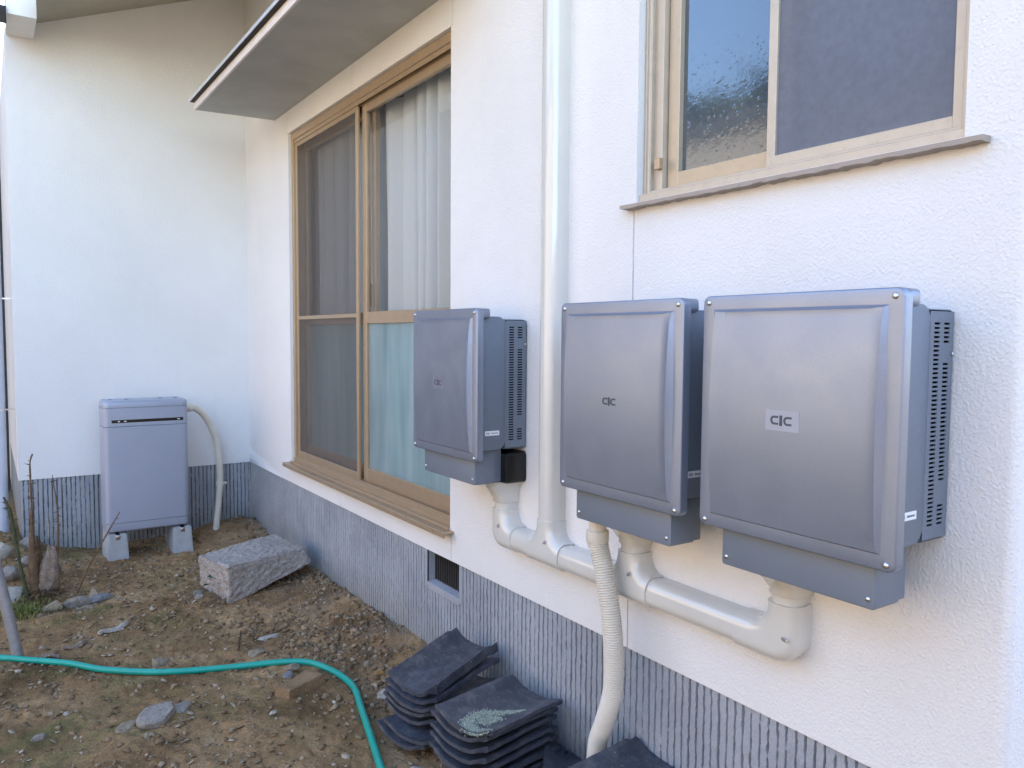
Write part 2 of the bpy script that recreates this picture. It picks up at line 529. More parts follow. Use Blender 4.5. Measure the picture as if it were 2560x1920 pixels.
M['foliage'] = mat_island('leaf_mass', [(0, (0.025, 0.045, 0.015)), (0.6, (0.06, 0.085, 0.03)), (1, (0.11, 0.12, 0.05))], 0.8)

def mat_curtain():
    m = bpy.data.materials.new('lace_curtain')
    m.use_nodes = True
    nt = m.node_tree
    nt.nodes.clear()
    out = nt.nodes.new('ShaderNodeOutputMaterial')
    d = nt.nodes.new('ShaderNodeBsdfDiffuse')
    t = nt.nodes.new('ShaderNodeBsdfTranslucent')
    tr = nt.nodes.new('ShaderNodeBsdfTransparent')
    co = coords(nt)
    c = ramp(nt, noise(nt, co, 200, 2), [(0.3, (0.82, 0.86, 0.93)), (0.7, (0.88, 0.92, 0.97))])
    nt.links.new(c, d.inputs[0])
    nt.links.new(c, t.inputs[0])
    a = nt.nodes.new('ShaderNodeMixShader')
    a.inputs[0].default_value = 0.2
    nt.links.new(d.outputs[0], a.inputs[1])
    nt.links.new(t.outputs[0], a.inputs[2])
    b = nt.nodes.new('ShaderNodeMixShader')
    b.inputs[0].default_value = 0.04
    nt.links.new(a.outputs[0], b.inputs[1])
    nt.links.new(tr.outputs[0], b.inputs[2])
    nt.links.new(b.outputs[0], out.inputs[0])
    return m
M['curtain'] = mat_curtain()

# ------------------------------------------------------------------ object helpers
def tag(o, label=None, cat=None, group=None, kind=None):
    for k, v in (('label', label), ('category', cat), ('group', group), ('kind', kind)):
        if v:
            o[k] = v
    return o

def empty(name, loc=(0, 0, 0), rot=(0, 0, 0)):
    o = bpy.data.objects.new(name, None)
    o.location = loc
    o.rotation_euler = rot
    o.empty_display_size = 0.1
    COL.objects.link(o)
    return o

def link_mesh(name, me, mat, parent=None, smooth=35):
    if mat is not None and not me.materials:
        me.materials.append(mat)
    if smooth is not None:
        me.polygons.foreach_set('use_smooth', [True] * len(me.polygons))
        if smooth < 180:
            me.set_sharp_from_angle(angle=rad(smooth))
    o = bpy.data.objects.new(name, me)
    COL.objects.link(o)
    if parent is not None:
        o.parent = parent
    return o

def build(name, bm, mat, parent=None, smooth=35):
    me = bpy.data.meshes.new(name)
    bmesh.ops.recalc_face_normals(bm, faces=bm.faces)
    bm.to_mesh(me)
    bm.free()
    return link_mesh(name, me, mat, parent, smooth)

def from_arrays(name, v, f, mat, parent=None, smooth=None):
    me = bpy.data.meshes.new(name)
    me.from_pydata([tuple(x) for x in v], [], [tuple(x) for x in f])
    me.validate()
    me.update()
    return link_mesh(name, me, mat, parent, smooth)

def add_box(bm, a, b, bevel=0.0, seg=2):
    x0, x1 = sorted((a[0], b[0])); y0, y1 = sorted((a[1], b[1])); z0, z1 = sorted((a[2], b[2]))
    vs_ = [bm.verts.new(p) for p in ((x0, y0, z0), (x1, y0, z0), (x1, y1, z0), (x0, y1, z0), (x0, y0, z1), (x1, y0, z1), (x1, y1, z1), (x0, y1, z1))]
    fs = [bm.faces.new([vs_[i] for i in q]) for q in ((0, 3, 2, 1), (4, 5, 6, 7), (0, 1, 5, 4), (1, 2, 6, 5), (2, 3, 7, 6), (3, 0, 4, 7))]
    if bevel > 0:
        es = list({e for f in fs for e in f.edges})
        bmesh.ops.bevel(bm, geom=es, offset=bevel, segments=seg, affect='EDGES', profile=0.5)

def box(name, a, b, mat, parent=None, bevel=0.0, seg=2):
    bm = bmesh.new()
    add_box(bm, a, b, bevel, seg)
    return build(name, bm, mat, parent)

def tube(path, radii, segs=12, caps=True):
    """verts, faces of a swept tube."""
    P = [Vector(p) for p in path]
    n = len(P)
    if isinstance(radii, (int, float)):
        radii = [radii] * n
    V, F = [], []
    T0 = (P[1] - P[0]).normalized()
    ref = Vector((0, 0, 1)) if abs(T0.z) < 0.9 else Vector((1, 0, 0))
    nrm = T0.cross(ref).normalized()
    for i in range(n):
        T = (P[min(i + 1, n - 1)] - P[max(i - 1, 0)]).normalized()
        nrm = (nrm - T * nrm.dot(T)).normalized()
        bn = T.cross(nrm)
        for k in range(segs):
            a = 2 * math.pi * k / segs
            V.append(P[i] + (nrm * math.cos(a) + bn * math.sin(a)) * radii[i])
    for i in range(n - 1):
        for k in range(segs):
            a, b = i * segs + k, i * segs + (k + 1) % segs
            F.append((a, b, b + segs, a + segs))
    if caps:
        F.append(tuple(range(segs))[::-1])
        F.append(tuple((n - 1) * segs + k for k in range(segs)))
    return V, F

def spline(pts, n):
    """Catmull-Rom through pts, n samples evenly by length."""
    P = np.array(pts, float)
    P = np.vstack([2 * P[0] - P[1], P, 2 * P[-1] - P[-2]])
    out = []
    for i in range(1, len(P) - 2):
        for t in np.linspace(0, 1, 40, endpoint=False):
            a, b, c, d = P[i - 1], P[i], P[i + 1], P[i + 2]
            out.append(0.5 * ((2 * b) + (-a + c) * t + (2 * a - 5 * b + 4 * c - d) * t * t + (-a + 3 * b - 3 * c + d) * t ** 3))
    out.append(P[-2])
    out = np.array(out)
    L = np.concatenate([[0], np.cumsum(np.linalg.norm(np.diff(out, axis=0), axis=1))])
    q = np.linspace(0, L[-1], n)
    return np.stack([np.interp(q, L, out[:, k]) for k in range(3)], 1), L[-1]

def rrect(y0, y1, z0, z1, r, seg=6):
    """closed outline [(y, z, inward_ny, inward_nz)] of a rounded rectangle"""
    pts = []
    for cy, cz, a0 in ((y1 - r, z1 - r, 0), (y0 + r, z1 - r, 90), (y0 + r, z0 + r, 180), (y1 - r, z0 + r, 270)):
        for k in range(seg + 1):
            a = rad(a0 + 90 * k / seg)
            pts.append((cy + r * math.cos(a), cz + r * math.sin(a), -math.cos(a), -math.sin(a)))
    return pts

def relief(outline, rings, axis='x', cap0=True, cap1=True, bm=None):
    """rings: list of (inset, depth). The outline lies in the y-z plane and is carried along -x by depth."""
    bm = bm or bmesh.new()
    L = []
    for ins, d in rings:
        row = []
        for (y, z, ny, nz) in outline:
            yy, zz = y + ny * ins, z + nz * ins
            row.append(bm.verts.new((-d, yy, zz) if axis == 'x' else ((yy, -d, zz) if axis == 'y' else (yy, zz, d))))
        L.append(row)
    n = len(outline)
    for a, b in zip(L[:-1], L[1:]):
        for k in range(n):
            bm.faces.new((a[k], a[(k + 1) % n], b[(k + 1) % n], b[k]))
    if cap0:
        bm.faces.new(L[0][::-1])
    if cap1:
        bm.faces.new(L[-1])
    return bm

def round_rings(d0, d1, r, seg=5, back=False):
    """straight wall from depth d0 to d1 with a quarter-round at d1 (front)"""
    out = [(0, d0), (0, d1 - r)]
    for k in range(1, seg + 1):
        a = rad(90 * k / seg)
        out.append((r * (1 - math.cos(a)), d1 - r + r * math.sin(a)))
    return out

def copy_tree(o, parent=None):
    c = o.copy()
    COL.objects.link(c)
    c.parent = parent
    for ch in list(o.children):
        copy_tree(ch, c)
    return c

# ------------------------------------------------------------------ ground
def gh(x, y):
    x = np.asarray(x, float); y = np.asarray(y, float)
    h = 0.014 * fbm(x * 2.2, y * 2.2, 0, 4, 3) + 0.008 * fbm(x * 11, y * 11, 0, 4, 9, 0.6)
    rid = 1 - np.abs(fbm(x * 20, y * 20, 0, 3, 21))
    h = h + 0.010 * np.clip(rid - 0.5, 0, 1)
    g = lambda cx, cy, sx, sy, a: a * np.exp(-((x - cx) / sx) ** 2 - ((y - cy) / sy) ** 2)
    h = h + g(-0.1, 5.45, 0.28, 0.22, 0.075) + g(-0.02, 3.0, 0.16, 0.6, 0.045) + g(-1.5, 5.5, 0.22, 0.5, 0.15)
    h = h + g(-0.05, 4.15, 0.12, 0.5, 0.02) + g(-0.45, 4.3, 0.2, 0.25, -0.012)
    fade = np.clip((7.0 - np.hypot(x + 0.7, y - 3.5)) / 3.0, 0, 1)
    return h * fade - 0.004

xs = np.concatenate([[-400, -150, -60, -25, -12, -7, -4.5, -3.2, -2.5], np.arange(-2.1, 0.12, 0.009), [0.3, 1, 3, 8, 20, 60, 150, 400]])
ys = np.concatenate([[-400, -150, -60, -25, -12, -6, -3, -1, 0.2, 0.8], np.arange(1.3, 5.75, 0.011), [6.2, 7, 9, 14, 30, 70, 150, 400]])
GX, GY = np.meshgrid(xs, ys, indexing='ij')
GZ = gh(GX, GY) + np.where((GX > -2.1) & (GX < 0.1) & (GY > 1.3) & (GY < 5.7), 0.0025 * fbm(GX * 45, GY * 45, 0, 2, 31), 0)
nx, ny = GX.shape
idx = np.arange(nx * ny).reshape(nx, ny)
F = np.stack([idx[:-1, :-1], idx[1:, :-1], idx[1:, 1:], idx[:-1, 1:]], -1).reshape(-1, 4)
me = bpy.data.meshes.new('ground')
me.vertices.add(nx * ny)
me.vertices.foreach_set('co', np.stack([GX, GY, GZ], -1).ravel())
me.loops.add(F.size)
me.loops.foreach_set('vertex_index', F.ravel().astype(np.int32))
me.polygons.add(len(F))
me.polygons.foreach_set('loop_start', np.arange(0, F.size, 4, dtype=np.int32))
me.polygons.foreach_set('loop_total', np.full(len(F), 4, dtype=np.int32))
me.update()
me.validate()
gnd = link_mesh('ground', me, M['ground'], None, 180)
tag(gnd, 'bare brown soil of the yard', kind='structure')

# ------------------------------------------------------------------ house
house = empty('house', (0, 3.1, 0))
tag(house, 'white rough-rendered house with a grey combed plinth, two windows and a small canopy', 'house')
Yb = 5.568

def hp(o):            # parent to the house keeping world coordinates
    o.parent = house
    o.matrix_parent_inverse = Matrix.Translation((0, -3.1, 0))
    return o

def cells(bm, ucuts, vcuts, depth, place):
    """height field of rectangular cells; depth(u, v) -> depth or None (hole, HOLE deep)"""
    HOLE = 0.13
    nu, nv = len(ucuts) - 1, len(vcuts) - 1
    D = [[depth((ucuts[i] + ucuts[i + 1]) / 2, (vcuts[j] + vcuts[j + 1]) / 2) for j in range(nv)] for i in range(nu)]
    def quad(pts):
        bm.faces.new([bm.verts.new(place(*p)) for p in pts])
    for i in range(nu):
        for j in range(nv):
            d = D[i][j]
            a, b, c, e = ucuts[i], ucuts[i + 1], vcuts[j], vcuts[j + 1]
            if d is not None:
                quad([(a, c, d), (b, c, d), (b, e, d), (a, e, d)])
            if i + 1 < nu:
                d2 = D[i + 1][j]
                p, q = (HOLE if d is None else d), (HOLE if d2 is None else d2)
                if abs(p - q) > 1e-6:
                    quad([(b, c, p), (b, c, q), (b, e, q), (b, e, p)])
            if j + 1 < nv:
                d2 = D[i][j + 1]
                p, q = (HOLE if d is None else d), (HOLE if d2 is None else d2)
                if abs(p - q) > 1e-6:
                    quad([(a, e, p), (b, e, p), (b, e, q), (a, e, q)])

BW = (0.762, 1.645, 1.722, 2.95)       # small window opening y0 y1 z0 z1
DW = (2.697, 4.654, 0.585, 2.532)      # tall window opening
JW = 0.0028
WT = 3.75
yc = sorted({0.665, BW[0], BW[1], DW[0], DW[1], Yb, 1.649 - JW + .004, 1.649 + JW + .004, 2.689 - JW, 2.689 + JW, 3.68 - JW, 3.68 + JW, 3.86 - JW, 3.86 + JW, 4.685 - JW, 4.685 + JW})
zc = sorted({0.452, BW[2], BW[3], DW[2], DW[3], 1.70, WT})
def wdepth(y, z):
    if BW[0] < y < BW[1] and BW[2] < z < BW[3]: return None
    if DW[0] < y < DW[1] and DW[2] < z < DW[3]: return None
    near = lambda c: abs(y - c) < JW
    if near(1.653) and z < 1.70: return 0.004
    if near(2.689) and (z < DW[2] or z > DW[3]): return 0.004
    if near(3.68) and z > DW[3]: return 0.004
    if near(3.86) and z < DW[2]: return 0.004
    if near(4.685) and z > DW[3]: return 0.004
    return 0.0
bm = bmesh.new()
cells(bm, yc, zc, wdepth, lambda u, v, d: (d, u, v))
# rounded outer corner and the gable end face
prev = None
arc = [(0.02 - 0.02 * math.cos(rad(a)), 0.665 - 0.02 * math.sin(rad(a))) for a in range(0, 91, 15)] + [(4.0, 0.645)]
for x, y in arc:
    cur = [bm.verts.new((x, y, z)) for z in zc]
    if prev:
        for k in range(len(zc) - 1): bm.faces.new((cur[k], prev[k], prev[k + 1], cur[k + 1]))
    prev = cur
# underside drip of the render and far walls (closing the house)
def q4(bm, *p): bm.faces.new([bm.verts.new(c) for c in p])
q4(bm, (0, 0.66, 0.452), (0.06, 0.66, 0.452), (0.06, Yb, 0.452), (0, Yb, 0.452))
q4(bm, (4, 0.645, 0), (4, 9, 0), (4, 9, WT), (4, 0.645, WT))
q4(bm, (0.06, 9, 0), (4, 9, 0), (4, 9, WT), (0.06, 9, WT))
bmesh.ops.remove_doubles(bm, verts=bm.verts, dist=1e-5)
wall = hp(build('wall', bm, M['stucco'], None, 30))
# back wall with its side return
bm = bmesh.new()
slope = 0.388
zt = lambda x: 3.189 + slope * (x + 1.211)
X0 = -1.378
q4(bm, (X0, Yb, 0.452), (0, Yb, 0.452), (0, Yb, zt(0)), (X0, Yb, zt(X0)))
q4(bm, (X0, Yb, 0.452), (X0, Yb + 3, 0.452), (X0, Yb + 3, zt(X0)), (X0, Yb, zt(X0)))
q4(bm, (X0, Yb, 0.452), (0, Yb, 0.452), (0, Yb + 0.06, 0.452), (X0, Yb + 0.06, 0.452))
bmesh.ops.remove_doubles(bm, verts=bm.verts, dist=1e-5)
wall2 = hp(build('wall', bm, M['stucco'], None, 30))
wall2['label'] = 'plain white wall behind the storage battery'

# combed plinth: vertical raked grooves, ragged edges
def plinth(name, u0, u1, place, hole=None, seed=0, top=0.452):
    pitch = 0.0252
    ng = int((u1 - u0) / pitch)
    vz = np.concatenate([np.arange(-0.06, top - 0.003, 0.0045), [top]])
    cols_u, cols_d = [], []
    z0_ = np.zeros_like(vz)
    cols_u.append(z0_ + u0); cols_d.append(z0_)
    for k in range(ng):
        c = u0 + (k + 0.5) * (u1 - u0) / ng + 0.0012 * vnoise(vz * 8, k * 3.7, 0, seed) + 0.0010 * vnoise(k * 5.1, 0.5, 0, seed + 2)
        wl = 0.0022 + 0.0019 * vnoise(vz * 120, k * 9.1, 0, seed + 3) + 0.0011 * vnoise(vz * 38, k * 4.3, 0, seed + 4) + 0.0010 * vnoise(k * 1.7, vz * 4, 0, seed + 5)
        wr = 0.0022 + 0.0019 * vnoise(vz * 120, k * 9.1 + 50, 0, seed + 6) + 0.0011 * vnoise(vz * 38, k * 4.3 + 50, 0, seed + 7) + 0.0010 * vnoise(k * 1.7, vz * 4, 0, seed + 5)
        wl = np.clip(wl, 0.0004, 0.0065); wr = np.clip(wr, 0.0004, 0.0065)
        dd = np.clip(0.016 * np.clip((wl + wr - 0.0012) / 0.0035, 0.08, 1.2) + 0.005 * vnoise(vz * 90, k * 2.3, 0, seed + 8), 0.002, 0.022)
        r_ = 0.0010 * vnoise(vz * 60, k * 6.7, 0, seed + 9)
        for uo, do in ((-wl - 0.0012, r_), (-wl, dd * 0.7), (0 * wl, dd), (wr, dd * 0.7), (wr + 0.0012, r_)):
            cols_u.append(c + uo); cols_d.append(do)
    cols_u.append(z0_ + u1); cols_d.append(z0_)
    U = np.stack(cols_u, 0); Dp = np.stack(cols_d, 0) + 0.006
    V = np.broadcast_to(vz, U.shape)
    U = np.maximum.accumulate(U, axis=0)
    P = place(U, V, Dp)
    nu, nv = U.shape
    idx = np.arange(nu * nv).reshape(nu, nv)
    Fq = np.stack([idx[:-1, :-1], idx[1:, :-1], idx[1:, 1:], idx[:-1, 1:]], -1).reshape(-1, 4)
    if hole:
        uc = (U[:-1, :-1] + U[1:, 1:]).ravel() / 2
        vc = (V[:-1, :-1] + V[1:, 1:]).ravel() / 2
        Fq = Fq[~((uc > hole[0]) & (uc < hole[1]) & (vc > hole[2]) & (vc < hole[3]))]
    return hp(from_arrays(name, P.reshape(-1, 3), Fq, M['plinth'], None, 50))
VH = (2.632, 2.896, 0.312, 0.46)
p1 = plinth('plinth', 0.645, Yb, lambda u, v, d: np.stack([d, u, v], -1), VH, 1)
p2 = plinth('plinth', X0 + 0.012, 0.004, lambda u, v, d: np.stack([u, Yb + d, v], -1), None, 50)
p2['label'] = 'combed plinth behind the storage battery'
bm = bmesh.new()
q4(bm, (0.006, 0.645, -0.1), (4, 0.651, -0.1), (4, 0.651, 0.452), (0.006, 0.651, 0.452))
hp(build('plinth', bm, M['plinth'], None, None))
bm = bmesh.new()
q4(bm, (X0 + 0.012, Yb + 0.006, -0.1), (X0 + 0.012, Yb + 3, -0.1), (X0 + 0.012, Yb + 3, 0.452), (X0 + 0.012, Yb + 0.006, 0.452))
hp(build('plinth', bm, M['plinth'], None, None))

# underfloor vent
vent = hp(empty('vent'))
bm = bmesh.new()
y0, y1, z0, z1 = VH
y0 -= 0.002; y1 += 0.002
d0, d1 = 0.004, 0.075
q4(bm, (d0, y1, z0), (d1, y1, z0), (d1, y1, z1), (d0, y1, z1))
q4(bm, (d0, y0, z0), (d1, y0, z0), (d1, y0, z1), (d0, y0, z1))
q4(bm, (d0, y0, z0), (d1, y0, z0 + 0.012), (d1, y1, z0 + 0.012), (d0, y1, z0))
# smooth mortar border round the opening
for a, b, c, e in ((y0 - 0.022, y0, z0 - 0.02, z1), (y1, y1 + 0.022, z0 - 0.02, z1), (y0, y1, z0 - 0.028, z0)):
    add_box(bm, (0.0025, a, c), (0.012, b, min(e, 0.4515)), 0.0015, 1)
build('vent_reveal', bm, M['plinth'], vent, 30)
bm = bmesh.new()
q4(bm, (0.30, y0 - .1, z0 - .1), (0.30, y1 + .1, z0 - .1), (0.30, y1 + .1, z1), (0.30, y0 - .1, z1))
q4(bm, (0.0755, y0 - .1, z0), (0.30, y0 - .1, z0), (0.30, y0 - .1, z1), (0.0755, y0 - .1, z1))
q4(bm, (0.0755, y1 + .1, z0), (0.30, y1 + .1, z0), (0.30, y1 + .1, z1), (0.0755, y1 + .1, z1))
q4(bm, (0.0755, y0 - .1, z0), (0.30, y0 - .1, z0), (0.30, y1 + .1, z0), (0.0755, y1 + .1, z0))
build('vent_void', bm, M['hole'], vent, None)
bm = bmesh.new()
add_box(bm, (0.038, 0, z0 + 0.004), (0.046, 0.006, 0.452))
bar0 = build('vent_bar', bm, M['dark'], vent, None)
for k in range(14):
    o = bar0 if k == 0 else bar0.copy()
    if k: COL.objects.link(o); o.parent = vent
    o.location = (0, 2.642 + k * (0.246 / 13), 0)

# canopy over the tall window
bm = bmesh.new()
CY0, CY1 = 2.45, 4.905
for x, z in ():
    pass
prof = [(0.0, 2.662), (-0.459, 2.651), (-0.459, 2.697), (-0.40, 2.70), (0.0, 2.78)]
a = [bm.verts.new((x, CY0, z)) for x, z in prof]
b = [bm.verts.new((x, CY1, z)) for x, z in prof]
for k in range(len(prof)):
    bm.faces.new((a[k], a[(k + 1) % len(prof)], b[(k + 1) % len(prof)], b[k]))
bm.faces.new(a); bm.faces.new(b[::-1])
can = hp(build('canopy', bm, M['canopy'], None, 25))
box('fascia_board', (-0.459, CY0 - 0.004, 2.648), (-0.4715, CY1 + 0.004, 2.690), M['fascia'], can, 0.002).matrix_parent_inverse = Matrix()
bm = bmesh.new()
prof = [(0.0, 2.792), (-0.492, 2.711), (-0.498, 2.706), (-0.499, 2.6895), (-0.496, 2.6895), (-0.493, 2.703), (0.0, 2.784)]
a = [bm.verts.new((x, CY0 - 0.02, z)) for x, z in prof]
b = [bm.verts.new((x, CY1 + 0.015, z)) for x, z in prof]
for k in range(len(prof)):
    bm.faces.new((a[k], a[(k + 1) % len(prof)], b[(k + 1) % len(prof)], b[k]))
bm.faces.new(a); bm.faces.new(b[::-1])
build('roof_flashing', bm, M['flashing'], can, 25)
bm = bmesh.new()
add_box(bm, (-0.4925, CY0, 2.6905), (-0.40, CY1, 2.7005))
build('painted_drip_shadow', bm, M['dark'], can, None)  # black strip stands in for the shade under the metal edge

# roofs and soffits; overhangs out of view lengthened to deepen the shade
bm = bmesh.new()
add_box(bm, (-0.90, 0.15, WT), (4.3, 9.0, WT + 0.1))
hp(build('roof', bm, M['roof'], None, None))
box('eave_soffit', (-0.90, 0.16, WT - 0.02), (-0.002, 3.68, WT - 0.003), M['soffit'], None)
hp(bpy.data.objects['eave_soffit'])
bm = bmesh.new()
XA, XB, YF = -1.229, 0.25, 3.70
a = [bm.verts.new(p) for p in ((XA, YF, zt(XA)), (XB, YF, zt(XB)), (XB, YF, zt(XB) + 0.10), (XA, YF, zt(XA) + 0.10))]
b = [bm.verts.new(p) for p in ((XA, 8.4, zt(XA)), (XB, 8.4, zt(XB)), (XB, 8.4, zt(XB) + 0.10), (XA, 8.4, zt(XA) + 0.10))]
for k in range(4):
    bm.faces.new((a[k], a[(k + 1) % 4], b[(k + 1) % 4], b[k]))
bm.faces.new(a); bm.faces.new(b[::-1])
hp(build('verge_soffit', bm, M['soffit'], None, None))
eb = hp(box('eave_box', (-1.372, 5.192, 3.088), (-1.231, Yb + 0.01, 3.42), M['white_paint'], None, 0.004))
bm = bmesh.new()
bmesh.ops.create_uvsphere(bm, u_segments=8, v_segments=6, radius=0.006)
o = build('nail', bm, M['bark'], eb)
o.location = (-1.322, 5.19, 3.20)
hp(box('roof_edge', (-1.63, 5.17, 3.03), (-1.374, 5.19, 3.12), M['dark'], None, 0.003))

# rooms behind the windows
def room(name, x0, x1, y0, y1, z0, z1, m, ey0, ey1, ez0, ez1):
    bm = bmesh.new()
    q4(bm, (x1, y0, z0), (x1, y1, z0), (x1, y1, z1), (x1, y0, z1))
    q4(bm, (x0, y0, z0), (x1, y0, z0), (x1, y0, z1), (x0, y0, z1))
    q4(bm, (x0, y1, z0), (x1, y1, z0), (x1, y1, z1), (x0, y1, z1))
    q4(bm, (x0, y0, z0), (x1, y0, z0), (x1, y1, z0), (x0, y1, z0))
    q4(bm, (x0, y0, z1), (x1, y0, z1), (x1, y1, z1), (x0, y1, z1))
    # wall back round the opening
    q4(bm, (x0, y0, z0), (x0, ey0, z0), (x0, ey0, z1), (x0, y0, z1))
    q4(bm, (x0, ey1, z0), (x0, y1, z0), (x0, y1, z1), (x0, ey1, z1))
    q4(bm, (x0, ey0, z0), (x0, ey1, z0), (x0, ey1, ez0), (x0, ey0, ez0))
    q4(bm, (x0, ey0, ez1), (x0, ey1, ez1), (x0, ey1, z1), (x0, ey0, z1))
    return hp(build(name, bm, m, None, None))
room('room', 0.128, 2.6, 2.3, 5.1, 0.5, 2.95, M['room'], DW[0], DW[1], DW[2], DW[3])
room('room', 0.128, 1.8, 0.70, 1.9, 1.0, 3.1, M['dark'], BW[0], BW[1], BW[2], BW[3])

def pane(name, x, ya, yb, za, zb, mat):
    # one sheet, facing outwards
    return from_arrays(name, [(x, ya, za), (x, ya, zb), (x, yb, zb), (x, yb, za)], [(0, 1, 2, 3)], mat, None, None)

# ---- tall sliding window (bronze)
def frame_bm(bm, x0, x1, y0, y1, z0, z1, w_side, w_top, w_bot, bev=0.0015):
    add_box(bm, (x0, y0, z0), (x1, y0 + w_side, z1), bev, 1)
    add_box(bm, (x0, y1 - w_side, z0), (x1, y1, z1), bev, 1)
    add_box(bm, (x0 + 0.0012, y0 + w_side - 0.001, z1 - w_top), (x1 - 0.0012, y1 - w_side + 0.001, z1 - 0.0012), bev, 1)
    add_box(bm, (x0 + 0.0012, y0 + w_side - 0.001, z0 + 0.0012), (x1 - 0.0012, y1 - w_side + 0.001, z0 + w_bot), bev, 1)

y0, y1, z0, z1 = DW
bm = bmesh.new()
frame_bm(bm, 0.018, 0.115, y0, y1, z0, z1, 0.030, 0.040, 0.022)
# tracks: head and sill ribs
for x in (0.026, 0.046, 0.078):
    add_box(bm, (x, y0 + 0.03, z0 + 0.021), (x + 0.003, y1 - 0.03, z0 + 0.036))
    add_box(bm, (x, y0 + 0.03, z1 - 0.062), (x + 0.003, y1 - 0.03, z1 - 0.039))
add_box(bm, (0.012, y0 + 0.001, z0 - 0.002), (0.0185, y1 - 0.001, z0 + 0.019), 0.001, 1)
win = hp(build('window', bm, M['bronze'], None, 30))
win['label'] = 'tall bronze sliding window under the canopy'
def sub(o, par):
    o.parent = par
    o.matrix_parent_inverse = Matrix()
    return o
# left jamb cover strip and sill
bm = bmesh.new()
add_box(bm, (-0.045, 2.665, 0.566), (0.02, 4.688, 0.575), 0.002, 1)
add_box(bm, (-0.045, 2.665, 0.552), (-0.041, 4.688, 0.5665), 0.001, 1)
add_box(bm, (-0.012, 2.70, 0.5745), (0.016, 4.652, 0.586), 0.002, 1)
sub(build('sill', bm, M['bronze'], None, 30), win)
# insect screen, far half
SY0, SY1 = 3.690, 4.622
bm = bmesh.new()
frame_bm(bm, 0.030, 0.044, SY0, SY1, z0 + 0.030, z1 - 0.050, 0.026, 0.034, 0.036)
add_box(bm, (0.033, SY0 + 0.02, 1.436), (0.043, SY1 - 0.02, 1.456), 0.001, 1)
sub(build('screen_frame', bm, M['bronze'], None, 30), win)
sub(pane('screen_mesh', 0.037, SY0 + 0.024, SY1 - 0.024, z0 + 0.06, z1 - 0.08, M['net']), win)
# near sash (outer), far sash (inner)
def sash(x0, x1, a, b, name='sash'):
    bm = bmesh.new()
    frame_bm(bm, x0, x1, a, b, z0 + 0.026, z1 - 0.046, 0.042, 0.055, 0.075)
    add_box(bm, (x0 + 0.001, a + 0.04, 1.405), (x1 - 0.001, b - 0.04, 1.462), 0.0015, 1)
    s = sub(build(name, bm, M['bronze'], None, 30), win)
    xm = (x0 + x1) / 2
    sub(pane('glass_pane', xm, a + 0.04, b - 0.04, 1.46, z1 - 0.1, M['glass']), win)
    sub(pane('frosted_pane', xm, a + 0.04, b - 0.04, z0 + 0.1, 1.406, M['frosted']), win)
    return s
sash(0.050, 0.074, y0 + 0.03, 3.672)
sash(0.082, 0.106, 3.590, y1 - 0.03)
bm = bmesh.new()
add_box(bm, (0.0752, 3.605, 1.49), (0.0815, 3.665, 1.60), 0.002, 1)
sub(build('crescent_lock', bm, M['bronze_dull'], None, 30), win)

# curtain
def curtain(name, ya, yb, xa, zlo, zhi, folds, amp, seed):
    ny, nz = 260, 30
    v = []
    for i in range(ny + 1):
        t = i / ny
        for j in range(nz + 1):
            s = j / nz
            ph = folds * 2 * math.pi * (t + 0.016 * math.sin(t * 17 + seed) + 0.004 * math.sin(s * 4 + t * 40))
            sn = math.sin(ph)
            x = xa + amp * (0.8 + 0.3 * math.sin(t * 23 + seed)) * math.copysign(abs(sn) ** 0.8, sn) + 0.008 * math.sin(2.3 * ph + 1)
            v.append((x, ya + (yb - ya) * t + amp * 0.55 * math.cos(ph), zlo + (zhi - zlo) * s))
    f = [(i * (nz + 1) + j, (i + 1) * (nz + 1) + j, (i + 1) * (nz + 1) + j + 1, i * (nz + 1) + j + 1) for i in range(ny) for j in range(nz)]
    return from_arrays(name, v, f, M['curtain'], None, 180)
cu = curtain('curtain', 2.62, 4.70, 0.176, 0.60, 2.49, 15, 0.040, 2)
tag(cu, 'white pleated lace curtain hanging behind the tall bronze window', 'curtain')

# ---- small window (champagne)
y0, y1, z0, z1 = BW
bm = bmesh.new()
frame_bm(bm, 0.026, 0.115, y0, y1, z0, z1, 0.020, 0.03, 0.030)
add_box(bm, (0.042, y1 - 0.055, z0 + 0.029), (0.112, y1 - 0.019, z1 - 0.03), 0.001, 1)
for x in (0.024, 0.030):
    add_box(bm, (x - 0.002, y1 - 0.012 - (x - 0.024) * 2, z0 + 0.002), (x + 0.002, y1 - 0.006 - (x - 0.024) * 2, z1), 0.0005, 1)
add_box(bm, (0.008, y0 + 0.0005, z0 - 0.006), (0.030, y1 - 0.0005, z0 + 0.020), 0.0015, 1)
w2 = hp(build('window', bm, M['champagne_pale'], None, 30))
w2['label'] = 'small champagne sliding window with patterned glass and insect screen'
bm = bmesh.new()
frame_bm(bm, 0.060, 0.082, 1.200, y1 - 0.058, z0 + 0.030, z1 - 0.03, 0.040, 0.045, 0.046)
sub(build('sash', bm, M['champagne'], None, 30), w2)
sub(pane('glass_pane', 0.076, 1.238, y1 - 0.096, z0 + 0.074, z1 - 0.07, M['hammered']), w2)
bm = bmesh.new()
frame_bm(bm, 0.034, 0.050, y0 + 0.018, 1.236, z0 + 0.022, z1 - 0.03, 0.024, 0.03, 0.032)
sub(build('screen_frame', bm, M['champagne_pale'], None, 30), w2)
sub(pane('screen_mesh', 0.042, y0 + 0.04, 1.214, z0 + 0.05, z1 - 0.05, M['net_bath']), w2)
bm = bmesh.new()
frame_bm(bm, 0.088, 0.108, y0 + 0.022, 1.250, z0 + 0.032, z1 - 0.03, 0.040, 0.045, 0.046)
sub(build('sash', bm, M['champagne'], None, 30), w2)
